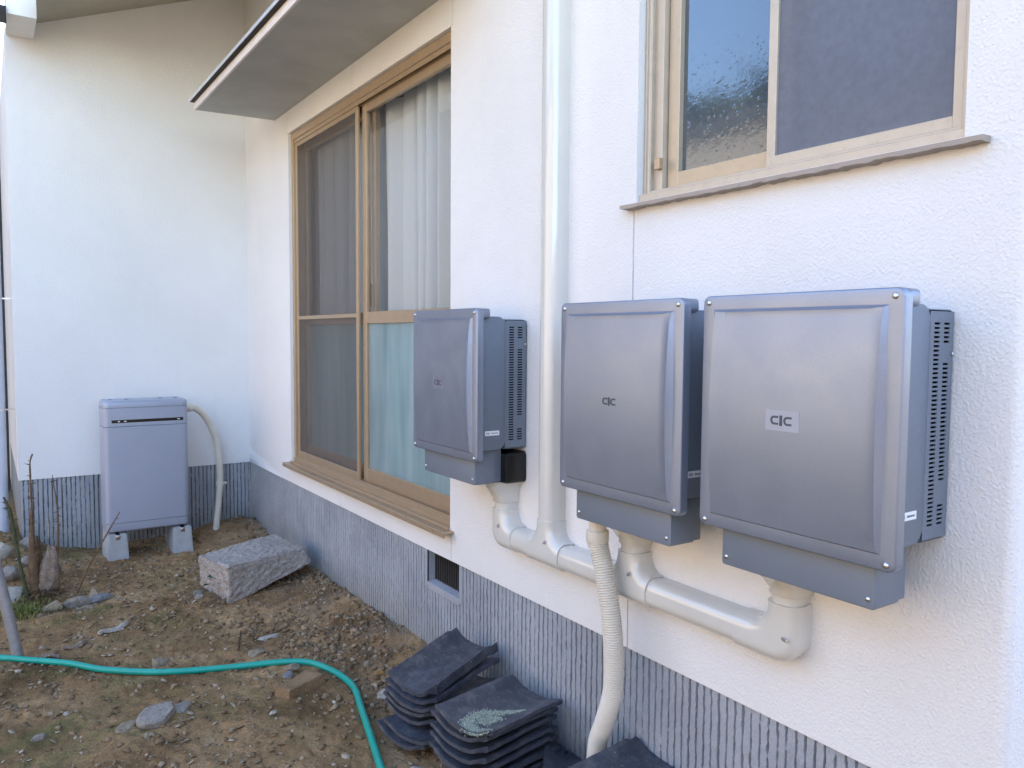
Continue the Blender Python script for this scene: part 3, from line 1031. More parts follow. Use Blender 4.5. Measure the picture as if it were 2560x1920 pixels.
sub(pane('glass_pane', 0.098, y0 + 0.06, 1.212, z0 + 0.075, z1 - 0.07, M['hammered']), w2)
bm = bmesh.new()
add_box(bm, (0.026, 1.585, 1.808), (0.0415, 1.604, 1.838), 0.001, 1)
sub(build('stop_block', bm, M['bronze'], None, 30), w2)
# rough painted sill strip with a chipped lower edge
ys_ = np.linspace(0.716, 1.680, 120)
v, f = [], []
for k, y in enumerate(ys_):
    j = 0.0022 * float(fbm(y * 60, 1.3, 0, 3, 77))
    for x, z in ((0.01, 1.716), (-0.030, 1.714), (-0.031 + j * .5, 1.7035 + j), (0.01, 1.702 + j)):
        v.append((x, y, z))
    if k:
        b0, a0 = k * 4, (k - 1) * 4
        for s in range(4):
            f.append((a0 + s, a0 + (s + 1) % 4, b0 + (s + 1) % 4, b0 + s))
f += [(0, 1, 2, 3), tuple(len(v) - 4 + s for s in (3, 2, 1, 0))]
sub(from_arrays('sill', v, f, M['sill'], None, 30), w2)
v, f = [], []
rg_ = np.random.default_rng(61)
for k in range(150):
    t = rg_.random()
    if k < 0:
        c = Vector((-0.004 - 0.012 * rg_.random(), 0.712 - 0.012 * rg_.random() * (1 + t), 1.708 + 0.014 * rg_.random()))
    else:
        c = Vector((0.0068, 0.775 + 0.16 * t, 1.7175 + 0.005 * (1 - t) * rg_.random()))
        t = 0
    r_ = 0.001 + 0.0022 * rg_.random()
    b_ = len(v)
    for p_ in ((1, 0, 0), (-1, 0, 0), (0, 1.6, 0), (0, -1.6, 0), (0, 0, 0.9), (0, 0, -0.9)):
        v.append((c.x + p_[0] * r_ * 0.5, c.y + p_[1] * r_, c.z + p_[2] * r_))
    f += [(b_ + a_, b_ + c_, b_ + e_) for a_ in (0, 1) for c_, e_ in ((2, 4), (4, 3), (3, 5), (5, 2))]
gr = sub(from_arrays('grime', v, f, M['bark'], None, 180), w2)
gr['kind'] = 'stuff'

# ------------------------------------------------------------------ inverter boxes
def rock_bm(size, seed, sub_=3, rough=0.25, cut=True):
    bm = bmesh.new()
    bmesh.ops.create_icosphere(bm, subdivisions=sub_, radius=1.0)
    co = np.array([v.co[:] for v in bm.verts])
    r = 1 + rough * fbm(co[:, 0] * 1.3 + seed, co[:, 1] * 1.3, co[:, 2] * 1.3, 4, seed)
    co = co * r[:, None]
    if cut:
        rs = np.random.default_rng(seed)
        for k in range(11):
            n = rs.normal(size=3); n /= np.linalg.norm(n)
            d = 0.48 + 0.30 * rs.random()
            s = co @ n
            m_ = s > d
            co[m_] -= np.outer((s[m_] - d) * 0.85, n)
    co = co * np.array(size) / 2
    for v_, c in zip(bm.verts, co):
        v_.co = c
    return bm

# all in local coordinates: x = depth from the wall (negative outwards), y centred, z absolute minus 0.90
ZB = 0.90
def make_unit():
    root = empty('inverter_box')
    zl, zh = 0.938 - ZB, 1.438 - ZB
    hw = 0.2265
    # front cover: shallow tray with raised, bowed panel
    ol = rrect(-hw, hw, zl, zh, 0.016, 6)
    rings = [(0.003, 0.187), (0, 0.188)] + round_rings(0.188, 0.212, 0.004, 3)[1:]
    bm = relief(ol, rings, cap1=False)
    # front face between the outline and the panel foot, then flanks and bowed panel
    bm2 = bmesh.new()
    pl, ph, pb, pt = -hw + 0.028, hw - 0.030, 0.9665 - ZB, 1.4085 - ZB
    ns, nt_ = 14, 28
    front_ring = [v for v in bm.verts if abs(v.co.x + 0.212) < 1e-6]
    # order the ring as the outline
    ring = front_ring
    foot = []
    def h(s): return 0.0045 + 0.0115 * (1 - (2 * s - 1) ** 2)
    ins = 0.008
    grid = {}
    for j in range(nt_ + 1):
        s = j / nt_
        for i in range(ns + 1):
            t = i / ns
            y = pl + ins + (ph - pl - 2 * ins) * t
            z = pb + 0.005 + (pt - pb - 0.010) * s
            grid[i, j] = (y, z, 0.212 + h(s))
    V = {}
    for k, (y, z, d) in grid.items():
        V[k] = bm.verts.new((-d, y, z))
    for j in range(nt_):
        for i in range(ns):
            bm.faces.new((V[i, j], V[i + 1, j], V[i + 1, j + 1], V[i, j + 1]))
    per = [(i, 0) for i in range(ns)] + [(ns, j) for j in range(nt_)] + [(ns - i, nt_) for i in range(ns)] + [(0, nt_ - j) for j in range(nt_)]
    footv = []
    for (i, j) in per:
        y, z, d = grid[i, j]
        yy = pl if i == 0 else (ph if i == ns else pl + (ph - pl) * (i / ns))
        zz = pb if j == 0 else (pt if j == nt_ else pb + (pt - pb) * (j / nt_))
        footv.append(bm.verts.new((-0.2115, yy, zz)))
    n = len(per)
    midv = []
    for k, (i, j) in enumerate(per):
        a = V[i, j].co; b = footv[k].co
        midv.append(bm.verts.new(a.lerp(b, 0.93) + Vector((0.0002, 0, 0))))
    for k in range(n):
        k2 = (k + 1) % n
        bm.faces.new((V[per[k]], V[per[k2]], midv[k2], midv[k]))
        bm.faces.new((midv[k], midv[k2], footv[k2], footv[k]))
    # flat border between the rounded outline and the panel foot
    for v_ in footv: v_.co.x = -0.212
    fr_ = [v for v in bm.verts if v.index == -1 and False]
    fl = [bm.verts.new((-0.212, y + ny * 0.004, z + nz * 0.004)) for (y, z, ny, nz) in ol]
    cn = [bm.verts.new((-0.212, yy, zz)) for yy, zz in ((ph, pt), (pl, pt), (pl, pb), (ph, pb))]
    per_c = len(ol) // 4
    for c_ in range(4):
        for k in range(per_c - 1):
            bm.faces.new((fl[c_ * per_c + k], fl[c_ * per_c + k + 1], cn[c_]))
        e_ = c_ * per_c + per_c - 1
        bm.faces.new((fl[e_], fl[(e_ + 1) % len(ol)], cn[(c_ + 1) % 4], cn[c_]))
    bmesh.ops.remove_doubles(bm, verts=bm.verts, dist=1e-6)
    crest = []
    for e in bm.edges:
        if len(e.link_faces) != 2: continue
        n1, n2 = e.link_faces[0].normal, e.link_faces[1].normal
        for f_ in e.link_faces: f_.normal_update()
        if all(-0.2290 < v.co.x < -0.2145 for v in e.verts) and e.link_faces[0].normal.angle(e.link_faces[1].normal, 0) > rad(18):
            crest.append(e)
    bmesh.ops.bevel(bm, geom=crest, offset=0.0013, segments=2, affect='EDGES', profile=0.5, clamp_overlap=True)
    cover = build('front_cover', bm, M['unit'], root, 40)
    # deeper top hood
    bm = relief(rrect(-hw + 0.001, hw - 0.001, 1.405 - ZB, zh - 0.001, 0.010, 4), [(0, 0.163), (0, 0.192)])
    build('hood', bm, M['unit'], root, 30)
    # body pan, rounded towards the wall
    ol = [(y, z, 0.0, -1.0 if z > 0.3 else 1.0) for (y, z, _a, _b) in rrect(-0.205, 0.205, 0.973 - ZB, 1.412 - ZB, 0.002, 2)]
    rr = [(0.030 * (1 - math.cos(rad(a))), 0.088 + 0.030 * (1 - math.sin(rad(a)))) for a in range(90, -1, -15)]
    bm = relief(ol, rr + [(0, 0.19)])
    build('body', bm, M['unit_dark'], root, 35)
    # rear housing, vented on the side towards the camera
    ol = [(y, z, 0.0, -1.0 if z > 0.3 else 1.0) for (y, z, _a, _b) in rrect(-0.2035, 0.205, 0.972 - ZB, 1.404 - ZB, 0.002, 2)]
    rr = [(0.016 * (1 - math.cos(rad(a))), 0.004 + 0.016 * (1 - math.sin(rad(a)))) for a in range(90, -1, -18)]
    bm = relief(ol, rr + [(0, 0.0905)])
    # leave the -y side open for the vented panel
    bmesh.ops.delete(bm, geom=[f for f in bm.faces if all(v.co.y < -0.19 for v in f.verts) and abs(f.normal.y) >= 0 and len(f.verts) == 4 and max(v.co.y for v in f.verts) < -0.2034], context='FACES')
    build('rear_housing', bm, M['unit_dark'], root, 35)
    zs0, pitch, hh = 1.3775 - ZB, 0.00832, 0.0042
    A = list(range(46)); B = list(range(0, 5)) + list(range(9, 36)) + list(range(41, 46))
    zz = [0.976 - ZB, 1.400 - ZB]
    for k in A:
        zz += [zs0 - k * pitch - hh / 2, zs0 - k * pitch + hh / 2]
    zz = sorted(zz)
    xx = [0.018, 0.0205, 0.041, 0.0545, 0.075, 0.0895]
    xx = [0.006, 0.0205, 0.0405, 0.0545, 0.0745, 0.0895]
    def dep(u, v):
        if 0.0205 < u < 0.0405 or 0.0545 < u < 0.0745:
            lst = B if u < 0.045 else A
            for k in lst:
                if abs(v - (zs0 - k * pitch)) < hh / 2: return None
        return 0.0
    bm = bmesh.new()
    def place(u, v, d):
        return (-u, -0.205 + (0.0025 if d > 0.1 else d), v)
    cells(bm, xx, zz, dep, place)
    bmesh.ops.remove_doubles(bm, verts=bm.verts, dist=1e-6)
    build('vent_panel', bm, M['unit_dark'], root, None)
    bm = bmesh.new()
    add_box(bm, (-0.086, -0.197, 0.98 - ZB), (-0.008, 0.19, 1.396 - ZB))
    build('dark_interior', bm, M['hole'], root, None)
    # wiring box below
    ol = rrect(-0.178, 0.178, 0.855 - ZB, 0.985 - ZB, 0.007, 3)
    bm = relief(ol, [(0, 0.112)] + round_rings(0.112, 0.190, 0.003, 2)[1:])
    wb = build('wiring_box', bm, M['unit_dark'], root, 30)
    bm = relief(rrect(-0.174, 0.174, 0.858 - ZB, 0.985 - ZB, 0.004, 3), [(0, 0.085), (0, 0.1115)])
    build('box_base', bm, M['unit_dark'], root, 30)
    # screws
    bm = bmesh.new()
    bmesh.ops.create_uvsphere(bm, u_segments=14, v_segments=8, radius=1)
    for v_ in bm.verts:
        v_.co = Vector((v_.co.z * 0.55, v_.co.x, v_.co.y)) * 0.006
    s0 = build('screw', bm, M['steel'], root, 180)
    spots = [(-0.2125, sy * (hw - 0.017), z) for sy in (-1, 1) for z in (zl + 0.013, zh - 0.015)]
    spots += [(-0.1905, sy * 0.165, 0.874 - ZB) for sy in (-1, 1)]
    for k, (x, y, z) in enumerate(spots):
        o = s0 if k == 0 else s0.copy()
        if k:
            COL.objects.link(o); o.parent = root
        o.location = (x, y, z)
        o.rotation_euler = (k * 0.7, 0, 0)
        if k >= 4: o.scale = (0.85,) * 3
    # side bolt and two studs on top
    for x, y, z in ((-0.010, -0.207, 1.3215 - ZB), (-0.052, -0.17, 1.405 - ZB), (-0.028, -0.17, 1.405 - ZB)):
        o = s0.copy(); COL.objects.link(o); o.parent = root
        o.name = 'bolt'
        o.location = (x, y, z); o.scale = (0.7, 0.7, 0.7)
        if y < -0.2: o.rotation_euler = (0, 0, rad(90))
        else: o.rotation_euler = (0, rad(90), 0)
    # sticker on the body side
    st = box('sticker', (-0.167, -0.2056, 1.021 - ZB), (-0.112, -0.2045, 1.0365 - ZB), M['paper'], root)
    bm = bmesh.new()
    rs = np.random.default_rng(5)
    x = -0.163
    for k in range(4):
        for s in range(3):
            add_box(bm, (x, -0.2059, 1.0255 - ZB + s * 0.0024), (x + 0.0027, -0.2057, 1.0268 - ZB + s * 0.0024))
        x += 0.0035
    x = -0.143
    for k in range(11):
        add_box(bm, (x, -0.2059, 1.0265 - ZB), (x + 0.0009 + 0.0006 * rs.random(), -0.2057, 1.0305 - ZB))
        x += 0.0023
    sp = build('sticker_print', bm, M['ink'], st, None)
    # logo
    return root

def letter_c(w, h_, t, bm, y0, z0, x):
    """C with straight arms; y runs to -y (picture right)"""
    r = h_ / 2
    out, inn = [], []
    out.append((w, r)); inn.append((w, r - t))
    for k in range(13):
        a = rad(90 + 180 * k / 12)
        out.append((r * 0.92 + r * 0.92 * math.cos(a), r * math.sin(a)))
        inn.append((r * 0.92 + (r * 0.92 - t * 1.1) * math.cos(a), (r - t) * math.sin(a)))
    out.append((w, -r)); inn.append((w, -(r - t)))
    for k in range(len(out) - 1):
        q = [out[k], out[k + 1], inn[k + 1], inn[k]]
        f_ = [bm.verts.new((x, y0 - a, z0 + b)) for a, b in q]
        b_ = [bm.verts.new((x + 0.0008, y0 - a, z0 + b)) for a, b in q]
        bm.faces.new(f_)
        for i in range(4):
            bm.faces.new((f_[i], f_[(i + 1) % 4], b_[(i + 1) % 4], b_[i]))

def add_logo(root, film):
    par = [c for c in root.children if c.name.startswith('front_cover')][0]
    zc_ = 1.1875 - ZB
    xf = -(0.212 + 0.0161)
    if film is not None:
        bm = relief(rrect(-0.036, 0.042, zc_ - 0.0205, zc_ + 0.0205, 0.001, 2), [(0, 0.2265), (0, 0.2284)])
        build('logo_plate', bm, film, par, None)
    bm = bmesh.new()
    letter_c(0.0185, 0.0175, 0.0041, bm, 0.0300, zc_, xf - 0.0008)
    build('logo_letter', bm, M['logo'], par, None)
    bm = bmesh.new()
    add_box(bm, (xf - 0.0008, 0.0088 - 0.0066, zc_ - 0.0103), (xf, 0.0088, zc_ + 0.0103))
    build('logo_letter', bm, M['logo'], par, None)
    bm = bmesh.new()
    letter_c(0.0185, 0.0175, 0.0041, bm, -0.0005, zc_, xf - 0.0008)
    build('logo_letter', bm, M['logo'], par, None)

unit0 = make_unit()
units = [unit0, copy_tree(unit0), copy_tree(unit0)]
labs = ['grey inverter box overlapping the tall window, black bracket beneath it',
        'grey inverter box in the middle, above the cream corrugated conduit',
        'largest-looking grey inverter box below the small window, vents facing the corner of the house']
for u, c, lb, fm in zip(units, (2.3725, 1.480, 0.969), labs, (M['film_dull'], None, M['film'])):
    u.location = (0, c, ZB)
    tag(u, lb, 'inverter', 'grey inverter boxes screwed to the white wall')
    add_logo(u, fm)
# black plastic bracket only under the farthest one
bm = relief(rrect(-0.205, 0.12, 0.852 - ZB, 0.958 - ZB, 0.014, 5), [(0, 0.002), (0, 0.074), (0.004, 0.0845)])
build('bracket', bm, M['black'], units[0], 35)

# ------------------------------------------------------------------ ducting (half-round covers)
duct = empty('duct_cover', (0, 1.66, 0.66))
tag(duct, 'ivory plastic duct cover with risers joining the three grey boxes', 'duct')
def dp(o, par=None):
    o.parent = par or duct
    o.matrix_parent_inverse = Matrix.Translation((0, -1.66, -0.66)) if par is None else Matrix()
    return o
DD = 0.066
def prof_rings(d=DD, r=0.030, base=True):
    rg = [(0.0025, 0.0), (0.0025, 0.020), (0.0, 0.0205), (0.0, d - r)]
    for k in range(1, 7):
        a = rad(90 * k / 6)
        rg.append((r * (1 - math.cos(a)), d - r + r * math.sin(a)))
    return rg
def duct_piece(name, outline, d=DD, r=0.030):
    bm = relief(outline, prof_rings(d, r))
    return dp(build(name, bm, M['duct'], None, 40))
W = 0.039
ZR = 0.660
def straight_h(ya, yb_, z=ZR, w=W, d=DD, r=0.03, name='straight_cover'):
    ol = [(ya, z + w, 0, -1), (yb_, z + w, 0, -1), (yb_, z - w, 0, 1), (ya, z - w, 0, 1)]
    return duct_piece(name, ol, d, r)
def straight_v(y, za, zb, w=W, d=DD, r=0.03, name='straight_cover'):
    ol = [(y - w, za, 1, 0), (y - w, zb, 1, 0), (y + w, zb, -1, 0), (y + w, za, -1, 0)]
    return duct_piece(name, ol, d, r)
def arc_pts(cy, cz, R, a0, a1, n, inward):
    out = []
    for k in range(n + 1):
        a = rad(a0 + (a1 - a0) * k / n)
        s = -1 if inward else 1
        out.append((cy + R * math.cos(a), cz + R * math.sin(a), s * math.cos(a), s * math.sin(a)))
    return out
w2_ = 0.0425
RI = 0.045
def elbow(y, side, z=ZR, ztop=0.765, yend=None):
    """vertical stub at y, turning to a horizontal run towards side (-1: lower y, +1: higher y)"""
    # inner fillet centre
    ci = (y + side * (w2_ + RI), z + w2_ + RI)
    Ro = 0.062
    co_ = (y - side * (w2_ - Ro), z - w2_ + Ro)
    pts = []
    def P(yy, zz, nyy, nzz): pts.append((yy, zz, nyy, nzz))
    P(y - side * w2_, ztop, side, 0)
    for k in range(11):               # outer corner, from side wall down to the bottom
        a = rad(90 * k / 10)
        P(co_[0] - side * Ro * math.cos(a), co_[1] - Ro * math.sin(a), side * math.cos(a), math.sin(a))
    P(yend, z - w2_, 0, 1)
    P(yend, z + w2_, 0, -1)
    for k in range(9):                # inner fillet
        a = rad(90 * k / 8)
        P(ci[0] - side * RI * math.sin(a), ci[1] - RI * math.cos(a), -side * math.sin(a), -math.cos(a))
    P(y + side * w2_, ztop, -side, 0)
    return duct_piece('elbow', pts, DD + 0.004, 0.032)
def tee(y, z=ZR, ztop=0.765, half=0.098):
    pts = [(y - half, z - w2_, 0, 1), (y - half, z + w2_, 0, -1)]
    R = RI
    for k in range(9):
        a = rad(90 * k / 8)
        pts.append((y - w2_ - R + R * math.sin(a), z + w2_ + R - R * math.cos(a), math.sin(a), -math.cos(a)))
    pts.append((y - w2_, ztop, 1, 0)); pts.append((y + w2_, ztop, -1, 0))
    for k in range(9):
        a = rad(90 - 90 * k / 8)
        pts.append((y + w2_ + R - R * math.sin(a), z + w2_ + R - R * math.cos(a), -math.sin(a), -math.cos(a)))
    pts += [(y + half, z + w2_, 0, -1), (y + half, z - w2_, 0, 1)]
    return duct_piece('tee', pts, DD + 0.004, 0.032)
E1, T1, T2, E3 = 2.252, 1.987, 1.598, 1.090
fit = []
fit.append(elbow(E1, -1, ztop=0.752, yend=2.165))
fit.append(tee(T1, ztop=0.765, half=0.085))
fit.append(tee(T2, ztop=0.755, half=0.085))
fit.append(elbow(E3, 1, ztop=0.757, yend=1.215))
straight_h(2.175, 2.06)
straight_h(1.912, 1.675)
straight_h(1.522, 1.205)
straight_v(T1, 0.755, WT - 0.02)
for y, zt_ in ((E1, 0.752), (T2, 0.755), (E3, 0.757)):
    straight_v(y, zt_ - 0.01, 0.782, 0.037, 0.063)
# flared collars under the wiring boxes
def flare(y):
    n = 28
    rows = []
    def ring(yc, wy, d, z, r):
        pts = [(0.0, yc - wy), (0.0, yc + wy)]
        out = [(-0.001, yc + wy)]
        for k in range(n + 1):
            a = math.pi * k / n
            e = 0.62
            cx_ = math.copysign(abs(math.cos(a)) ** e, math.cos(a)); sx_ = abs(math.sin(a)) ** e
            out.append((-0.002 - d * sx_, yc + wy * cx_))
        return [(px, py, z) for px, py in out]
    R = [ring(y, 0.0395, 0.066, 0.776, 0), ring(y, 0.041, 0.068, 0.779, 0), ring(y, 0.041, 0.069, 0.790, 0), ring(y + 0.004, 0.045, 0.085, 0.81, 0),
         ring(y + 0.010, 0.056, 0.112, 0.838, 0), ring(y + 0.014, 0.064, 0.128, 0.850, 0), ring(y + 0.014, 0.066, 0.132, 0.8515, 0), ring(y + 0.014, 0.066, 0.132, 0.8542, 0)]
    bm = bmesh.new()
    L = [[bm.verts.new(p) for p in r_] for r_ in R]
    m_ = len(L[0])
    for a, b in zip(L[:-1], L[1:]):
        for k in range(m_):
            bm.faces.new((a[k], a[(k + 1) % m_], b[(k + 1) % m_], b[k]))
    bm.faces.new(L[-1])
    return dp(build('collar', bm, M['duct'], None, 45))
for y in (E1, T2, E3):
    flare(y)
# screw pockets on the fittings
bmP = bmesh.new()
bmesh.ops.create_uvsphere(bmP, u_segments=14, v_segments=8, radius=1)
for v_ in bmP.verts: v_.co = Vector((v_.co.x * 0.0016, v_.co.y * 0.0105, v_.co.z * 0.0052))
meP = bpy.data.meshes.new('screw_pocket'); bmP.to_mesh(meP); bmP.free()
meP.materials.append(M['pole'])
bmS = bmesh.new()
bmesh.ops.create_uvsphere(bmS, u_segments=10, v_segments=6, radius=0.0036)
meS = bpy.data.meshes.new('pocket_screw'); bmS.to_mesh(meS); bmS.free()
meS.materials.append(M['steel'])
for fo, y, z, rx in ((fit[0], E1 - 0.018, 0.697, 0.5), (fit[1], T1 - 0.022, 0.700, 0.5), (fit[2], T2 - 0.024, 0.700, 0.5), (fit[3], E3 - 0.022, 0.685, 0.0)):
    for nm, m_, dy, dx in (('screw_pocket', meP, 0, 0.0003), ('pocket_screw', meS, -0.005, 0.0)):
        o = bpy.data.objects.new(nm, m_)
        COL.objects.link(o)
        o.parent = fo
        o.location = (-(DD + 0.004) - dx if nm == 'screw_pocket' else -(DD + 0.0035), y + dy, z + dy * 0.3)
        o.rotation_euler = (-rx, 0, 0)

# ------------------------------------------------------------------ corrugated conduits
def corrugated(name, pts, r, pitch, amp, mat, parent, segs=20):
    _, L = spline(pts, 10)
    n = int(L / pitch) * 5
    P, _ = spline(pts, n)
    ph = np.arange(n) % 5
    rr = r + amp * np.array([-1, 0.2, 1, 1, 0.2])[ph]
    V, F = tube(P, list(rr), segs)
    return from_arrays(name, V, F, mat, parent, 60)
cond = empty('corrugated_conduit', (-0.12, 1.66, 0.85))
tag(cond, 'cream corrugated conduit dropping from the middle grey box behind the roof tiles', 'conduit')
cpts = [(-0.118, 1.651, 0.800), (-0.118, 1.641, 0.76), (-0.118, 1.620, 0.70), (-0.116, 1.596, 0.60), (-0.113, 1.586, 0.51), (-0.108, 1.588, 0.41), (-0.104, 1.600, 0.35), (-0.092, 1.640, 0.265), (-0.076, 1.688, 0.18), (-0.066, 1.71, 0.10), (-0.08, 1.72, 0.02), (-0.078, 1.725, -0.03)]
o = corrugated('conduit', cpts, 0.0258, 0.0068, 0.0021, M['conduit'], None)
o.parent = cond; o.matrix_parent_inverse = Matrix.Translation((0.12, -1.66, -0.85))
rings_ = [(0.0245, 0.857), (0.0245, 0.815), (0.031, 0.812), (0.032, 0.806), (0.032, 0.785), (0.0305, 0.781), (0.0275, 0.776), (0.027, 0.765)]
V, F = tube([(-0.118, 1.652, z) for r_, z in rings_], [r_ for r_, z in rings_], 24)
o = from_arrays('connector', V, F, M['conduit'], None, 35)
o.parent = cond; o.matrix_parent_inverse = Matrix.Translation((0.12, -1.66, -0.85))

# ------------------------------------------------------------------ storage battery on its blocks
bat = empty('storage_battery', (-0.72, 5.27, 0.15))
tag(bat, 'lavender-grey storage battery cabinet standing on concrete blocks by the back wall', 'battery')
bx0, bx1, by0, by1 = -0.957, -0.487, 5.150, 5.385
def bp(o, par=None):
    o.parent = par or bat
    o.matrix_parent_inverse = Matrix.Translation((0.72, -5.27, -0.15)) if par is None else Matrix()
    return o
def slab(name, z0, z1, mat, top=0.0, bot=0.0, ins=0.0):
    ol = rrect(bx0 + ins, bx1 - ins, by0 + ins, by1 - ins, 0.032, 8)
    rg = []
    if bot > 0:
        for k in range(5):
            a = rad(90 * k / 5)
            rg.append((bot * (1 - math.sin(a)), z0 + bot * (1 - math.cos(a))))
    rg += [(0, z0 + bot), (0, z1 - top)]
    if top > 0:
        for k in range(1, 7):
            a = rad(90 * k / 6)
            rg.append((top * (1 - math.cos(a)), z1 - top + top * math.sin(a)))
    bm = relief(ol, rg, axis='z')
    return bp(build(name, bm, mat, None, 40))
slab('top_cap', 0.9062, 0.946, M['battery'], top=0.020)
slab('upper_panel', 0.7945, 0.9035, M['battery'])
slab('main_panel', 0.2145, 0.790, M['battery'])
slab('lower_panel', 0.158, 0.2105, M['battery'], bot=0.014)
slab('inner_core', 0.17, 0.92, M['unit_dark'], ins=0.005)
ds = bp(box('display_strip', (-0.913, by0 - 0.0012, 0.8155), (-0.516, by0 + 0.004, 0.833), M['black'], None))
for x, w in ((-0.880, 0.011), (-0.846, 0.012), (-0.549, 0.014)):
    bp(box('display_mark', (x, by0 - 0.0018, 0.8215), (x + w, by0 - 0.0013, 0.8265), M['paper'], None), ds)
bm = bmesh.new()
add_box(bm, (-0.010, -0.012, 0), (0.010, 0.012, 0.005), 0.001, 1)
cl0 = build('lifting_clip', bm, M['unit_dark'], None, 30)
for k, x in enumerate((-0.905, -0.815, -0.625, -0.538)):
    o = cl0 if k == 0 else cl0.copy()
    if k: COL.objects.link(o)
    bp(o)
    o.location = (x, 5.27, 0.945)
# blocks with anchor straps
def block(x0, x1):
    c = ((x0 + x1) / 2, 5.27, 0)
    r = empty('concrete_block', c)
    z = 0.150
    bm = bmesh.new()
    hx, t = (x1 - x0) / 2, 0.005
    ylo, yhi = 5.128 - 5.27, 5.40 - 5.27
    v = [bm.verts.new(p) for p in ((-hx - .006, ylo - .012, -0.05), (hx + .006, ylo - .012, -0.05), (hx + .006, yhi, -0.05), (-hx - .006, yhi, -0.05), (-hx + t, ylo, z), (hx - t, ylo, z), (hx - t, yhi, z), (-hx + t, yhi, z))]
    for q in ((0, 3, 2, 1), (4, 5, 6, 7), (0, 1, 5, 4), (1, 2, 6, 5), (2, 3, 7, 6), (3, 0, 4, 7)):
        bm.faces.new([v[i] for i in q])
    bmesh.ops.bevel(bm, geom=list(bm.edges), offset=0.006, segments=2, affect='EDGES')
    build('block', bm, M['concrete'], r, 40)
    s = box('anchor_strap', (-0.012, ylo - 0.0035, z - 0.030), (0.012, ylo + 0.02, z - 0.004), M['steel'], r, 0.001)
    box('anchor_slot', (-0.010, ylo + 0.004, z - 0.002), (0.010, 0.0, z + 0.0035), M['hole'], r)
    return r
b1 = block(-0.952, -0.842)
tag(b1, 'pale concrete foot block under the corner of the battery nearer the dried plant', 'block', 'blocks under the battery')
b2 = block(-0.590, -0.478)
tag(b2, 'pale concrete foot block under the battery corner nearer its conduit', 'block', 'blocks under the battery')
# battery conduit
bc = empty('battery_conduit', (-0.46, 5.3, 0.88))
tag(bc, 'cream corrugated conduit curving from the battery side down into the soil', 'conduit')
pts = [(-0.452, 5.30, 0.879), (-0.425, 5.315, 0.876), (-0.372, 5.35, 0.845), (-0.315, 5.40, 0.775), (-0.262, 5.44, 0.66), (-0.238, 5.455, 0.54), (-0.228, 5.46, 0.42), (-0.232, 5.455, 0.31), (-0.252, 5.43, 0.17), (-0.275, 5.39, 0.05), (-0.285, 5.37, -0.04)]
o = corrugated('conduit', pts, 0.0205, 0.0065, 0.0011, M['conduit'], None, 16)
o.parent = bc; o.matrix_parent_inverse = Matrix.Translation((0.46, -5.3, -0.88))
V, F = tube([(-0.487, 5.285, 0.88), (-0.462, 5.296, 0.880), (-0.459, 5.298, 0.880), (-0.436, 5.309, 0.878), (-0.432, 5.311, 0.877)], [0.024, 0.024, 0.029, 0.029, 0.024], 18)
o = from_arrays('connector', V, F, M['conduit'], None, 35)
o.parent = bc; o.matrix_parent_inverse = Matrix.Translation((0.46, -5.3, -0.88))
V, F = tube([(-0.229, 5.459, 0.327), (-0.229, 5.459, 0.350)], [0.0265, 0.0265], 18)
o = from_arrays('clamp', V, F, M['conduit'], None, 35)
o.parent = bc; o.matrix_parent_inverse = Matrix.Translation((0.46, -5.3, -0.88))
o2 = box('clamp_tab', (-0.206, 5.45, 0.333), (-0.185, 5.475, 0.346), M['conduit'], None, 0.002)
o2.parent = bc; o2.matrix_parent_inverse = Matrix.Translation((0.46, -5.3, -0.88))

# ------------------------------------------------------------------ granite block
def lump(name, quad_bottom, quad_top, mat, seed, n=26, rough=0.012, bev=0.012):
    """irregular hexahedron subdivided and roughened"""
    A = np.array(list(quad_bottom) + list(quad_top), float)
    # corner order: bottom 0..3, top 4..7 ; trilinear cube (u, v, w)
    def tri(u, v, w):
        lo = (A[0] * (1 - u) * (1 - v) + A[1] * u * (1 - v) + A[2] * u * v + A[3] * (1 - u) * v)
        hi = (A[4] * (1 - u) * (1 - v) + A[5] * u * (1 - v) + A[6] * u * v + A[7] * (1 - u) * v)
        return lo * (1 - w) + hi * w
    bm = bmesh.new()
    for ax in range(3):
        for side in (0, 1):
            g = {}
            for i in range(n + 1):
                for j in range(n + 1):
                    q = [i / n, j / n]; q.insert(ax, side)
                    g[i, j] = bm.verts.new(tri(*q))
            for i in range(n):
                for j in range(n):
                    bm.faces.new((g[i, j], g[i + 1, j], g[i + 1, j + 1], g[i, j + 1]))
    bmesh.ops.remove_doubles(bm, verts=bm.verts, dist=1e-5)
    bmesh.ops.recalc_face_normals(bm, faces=bm.faces)
    bm.normal_update()
    co = np.array([v_.co[:] for v_ in bm.verts]); no = np.array([v_.normal[:] for v_ in bm.verts])
    d = rough * fbm(co[:, 0] * 7, co[:, 1] * 7, co[:, 2] * 7, 2, seed, 0.4) + rough * 0.5 * fbm(co[:, 0] * 60, co[:, 1] * 60, co[:, 2] * 60, 3, seed + 5, 0.7)
    # corners and edges knocked off
    bb = np.abs(no).max(1)
    d = d - bev * (1 - bb) * 2.2
    co = co + no * d[:, None]
    for v_, c in zip(bm.verts, co): v_.co = c
    return build(name, bm, mat, None, 50)
gb = lump('granite_block',
          [(-0.535, 4.01, -0.02), (-0.075, 4.125, 0.100), (-0.05, 4.43, 0.085), (-0.60, 4.36, 0.0)],
          [(-0.545, 3.975, 0.190), (-0.090, 4.165, 0.178), (-0.160, 4.48, 0.200), (-0.625, 4.30, 0.182)], M['granite'], 11, n=56, rough=0.0095, bev=0.013)
tag(gb, 'large rough grey granite block propped on the soil against the plinth', 'stone')

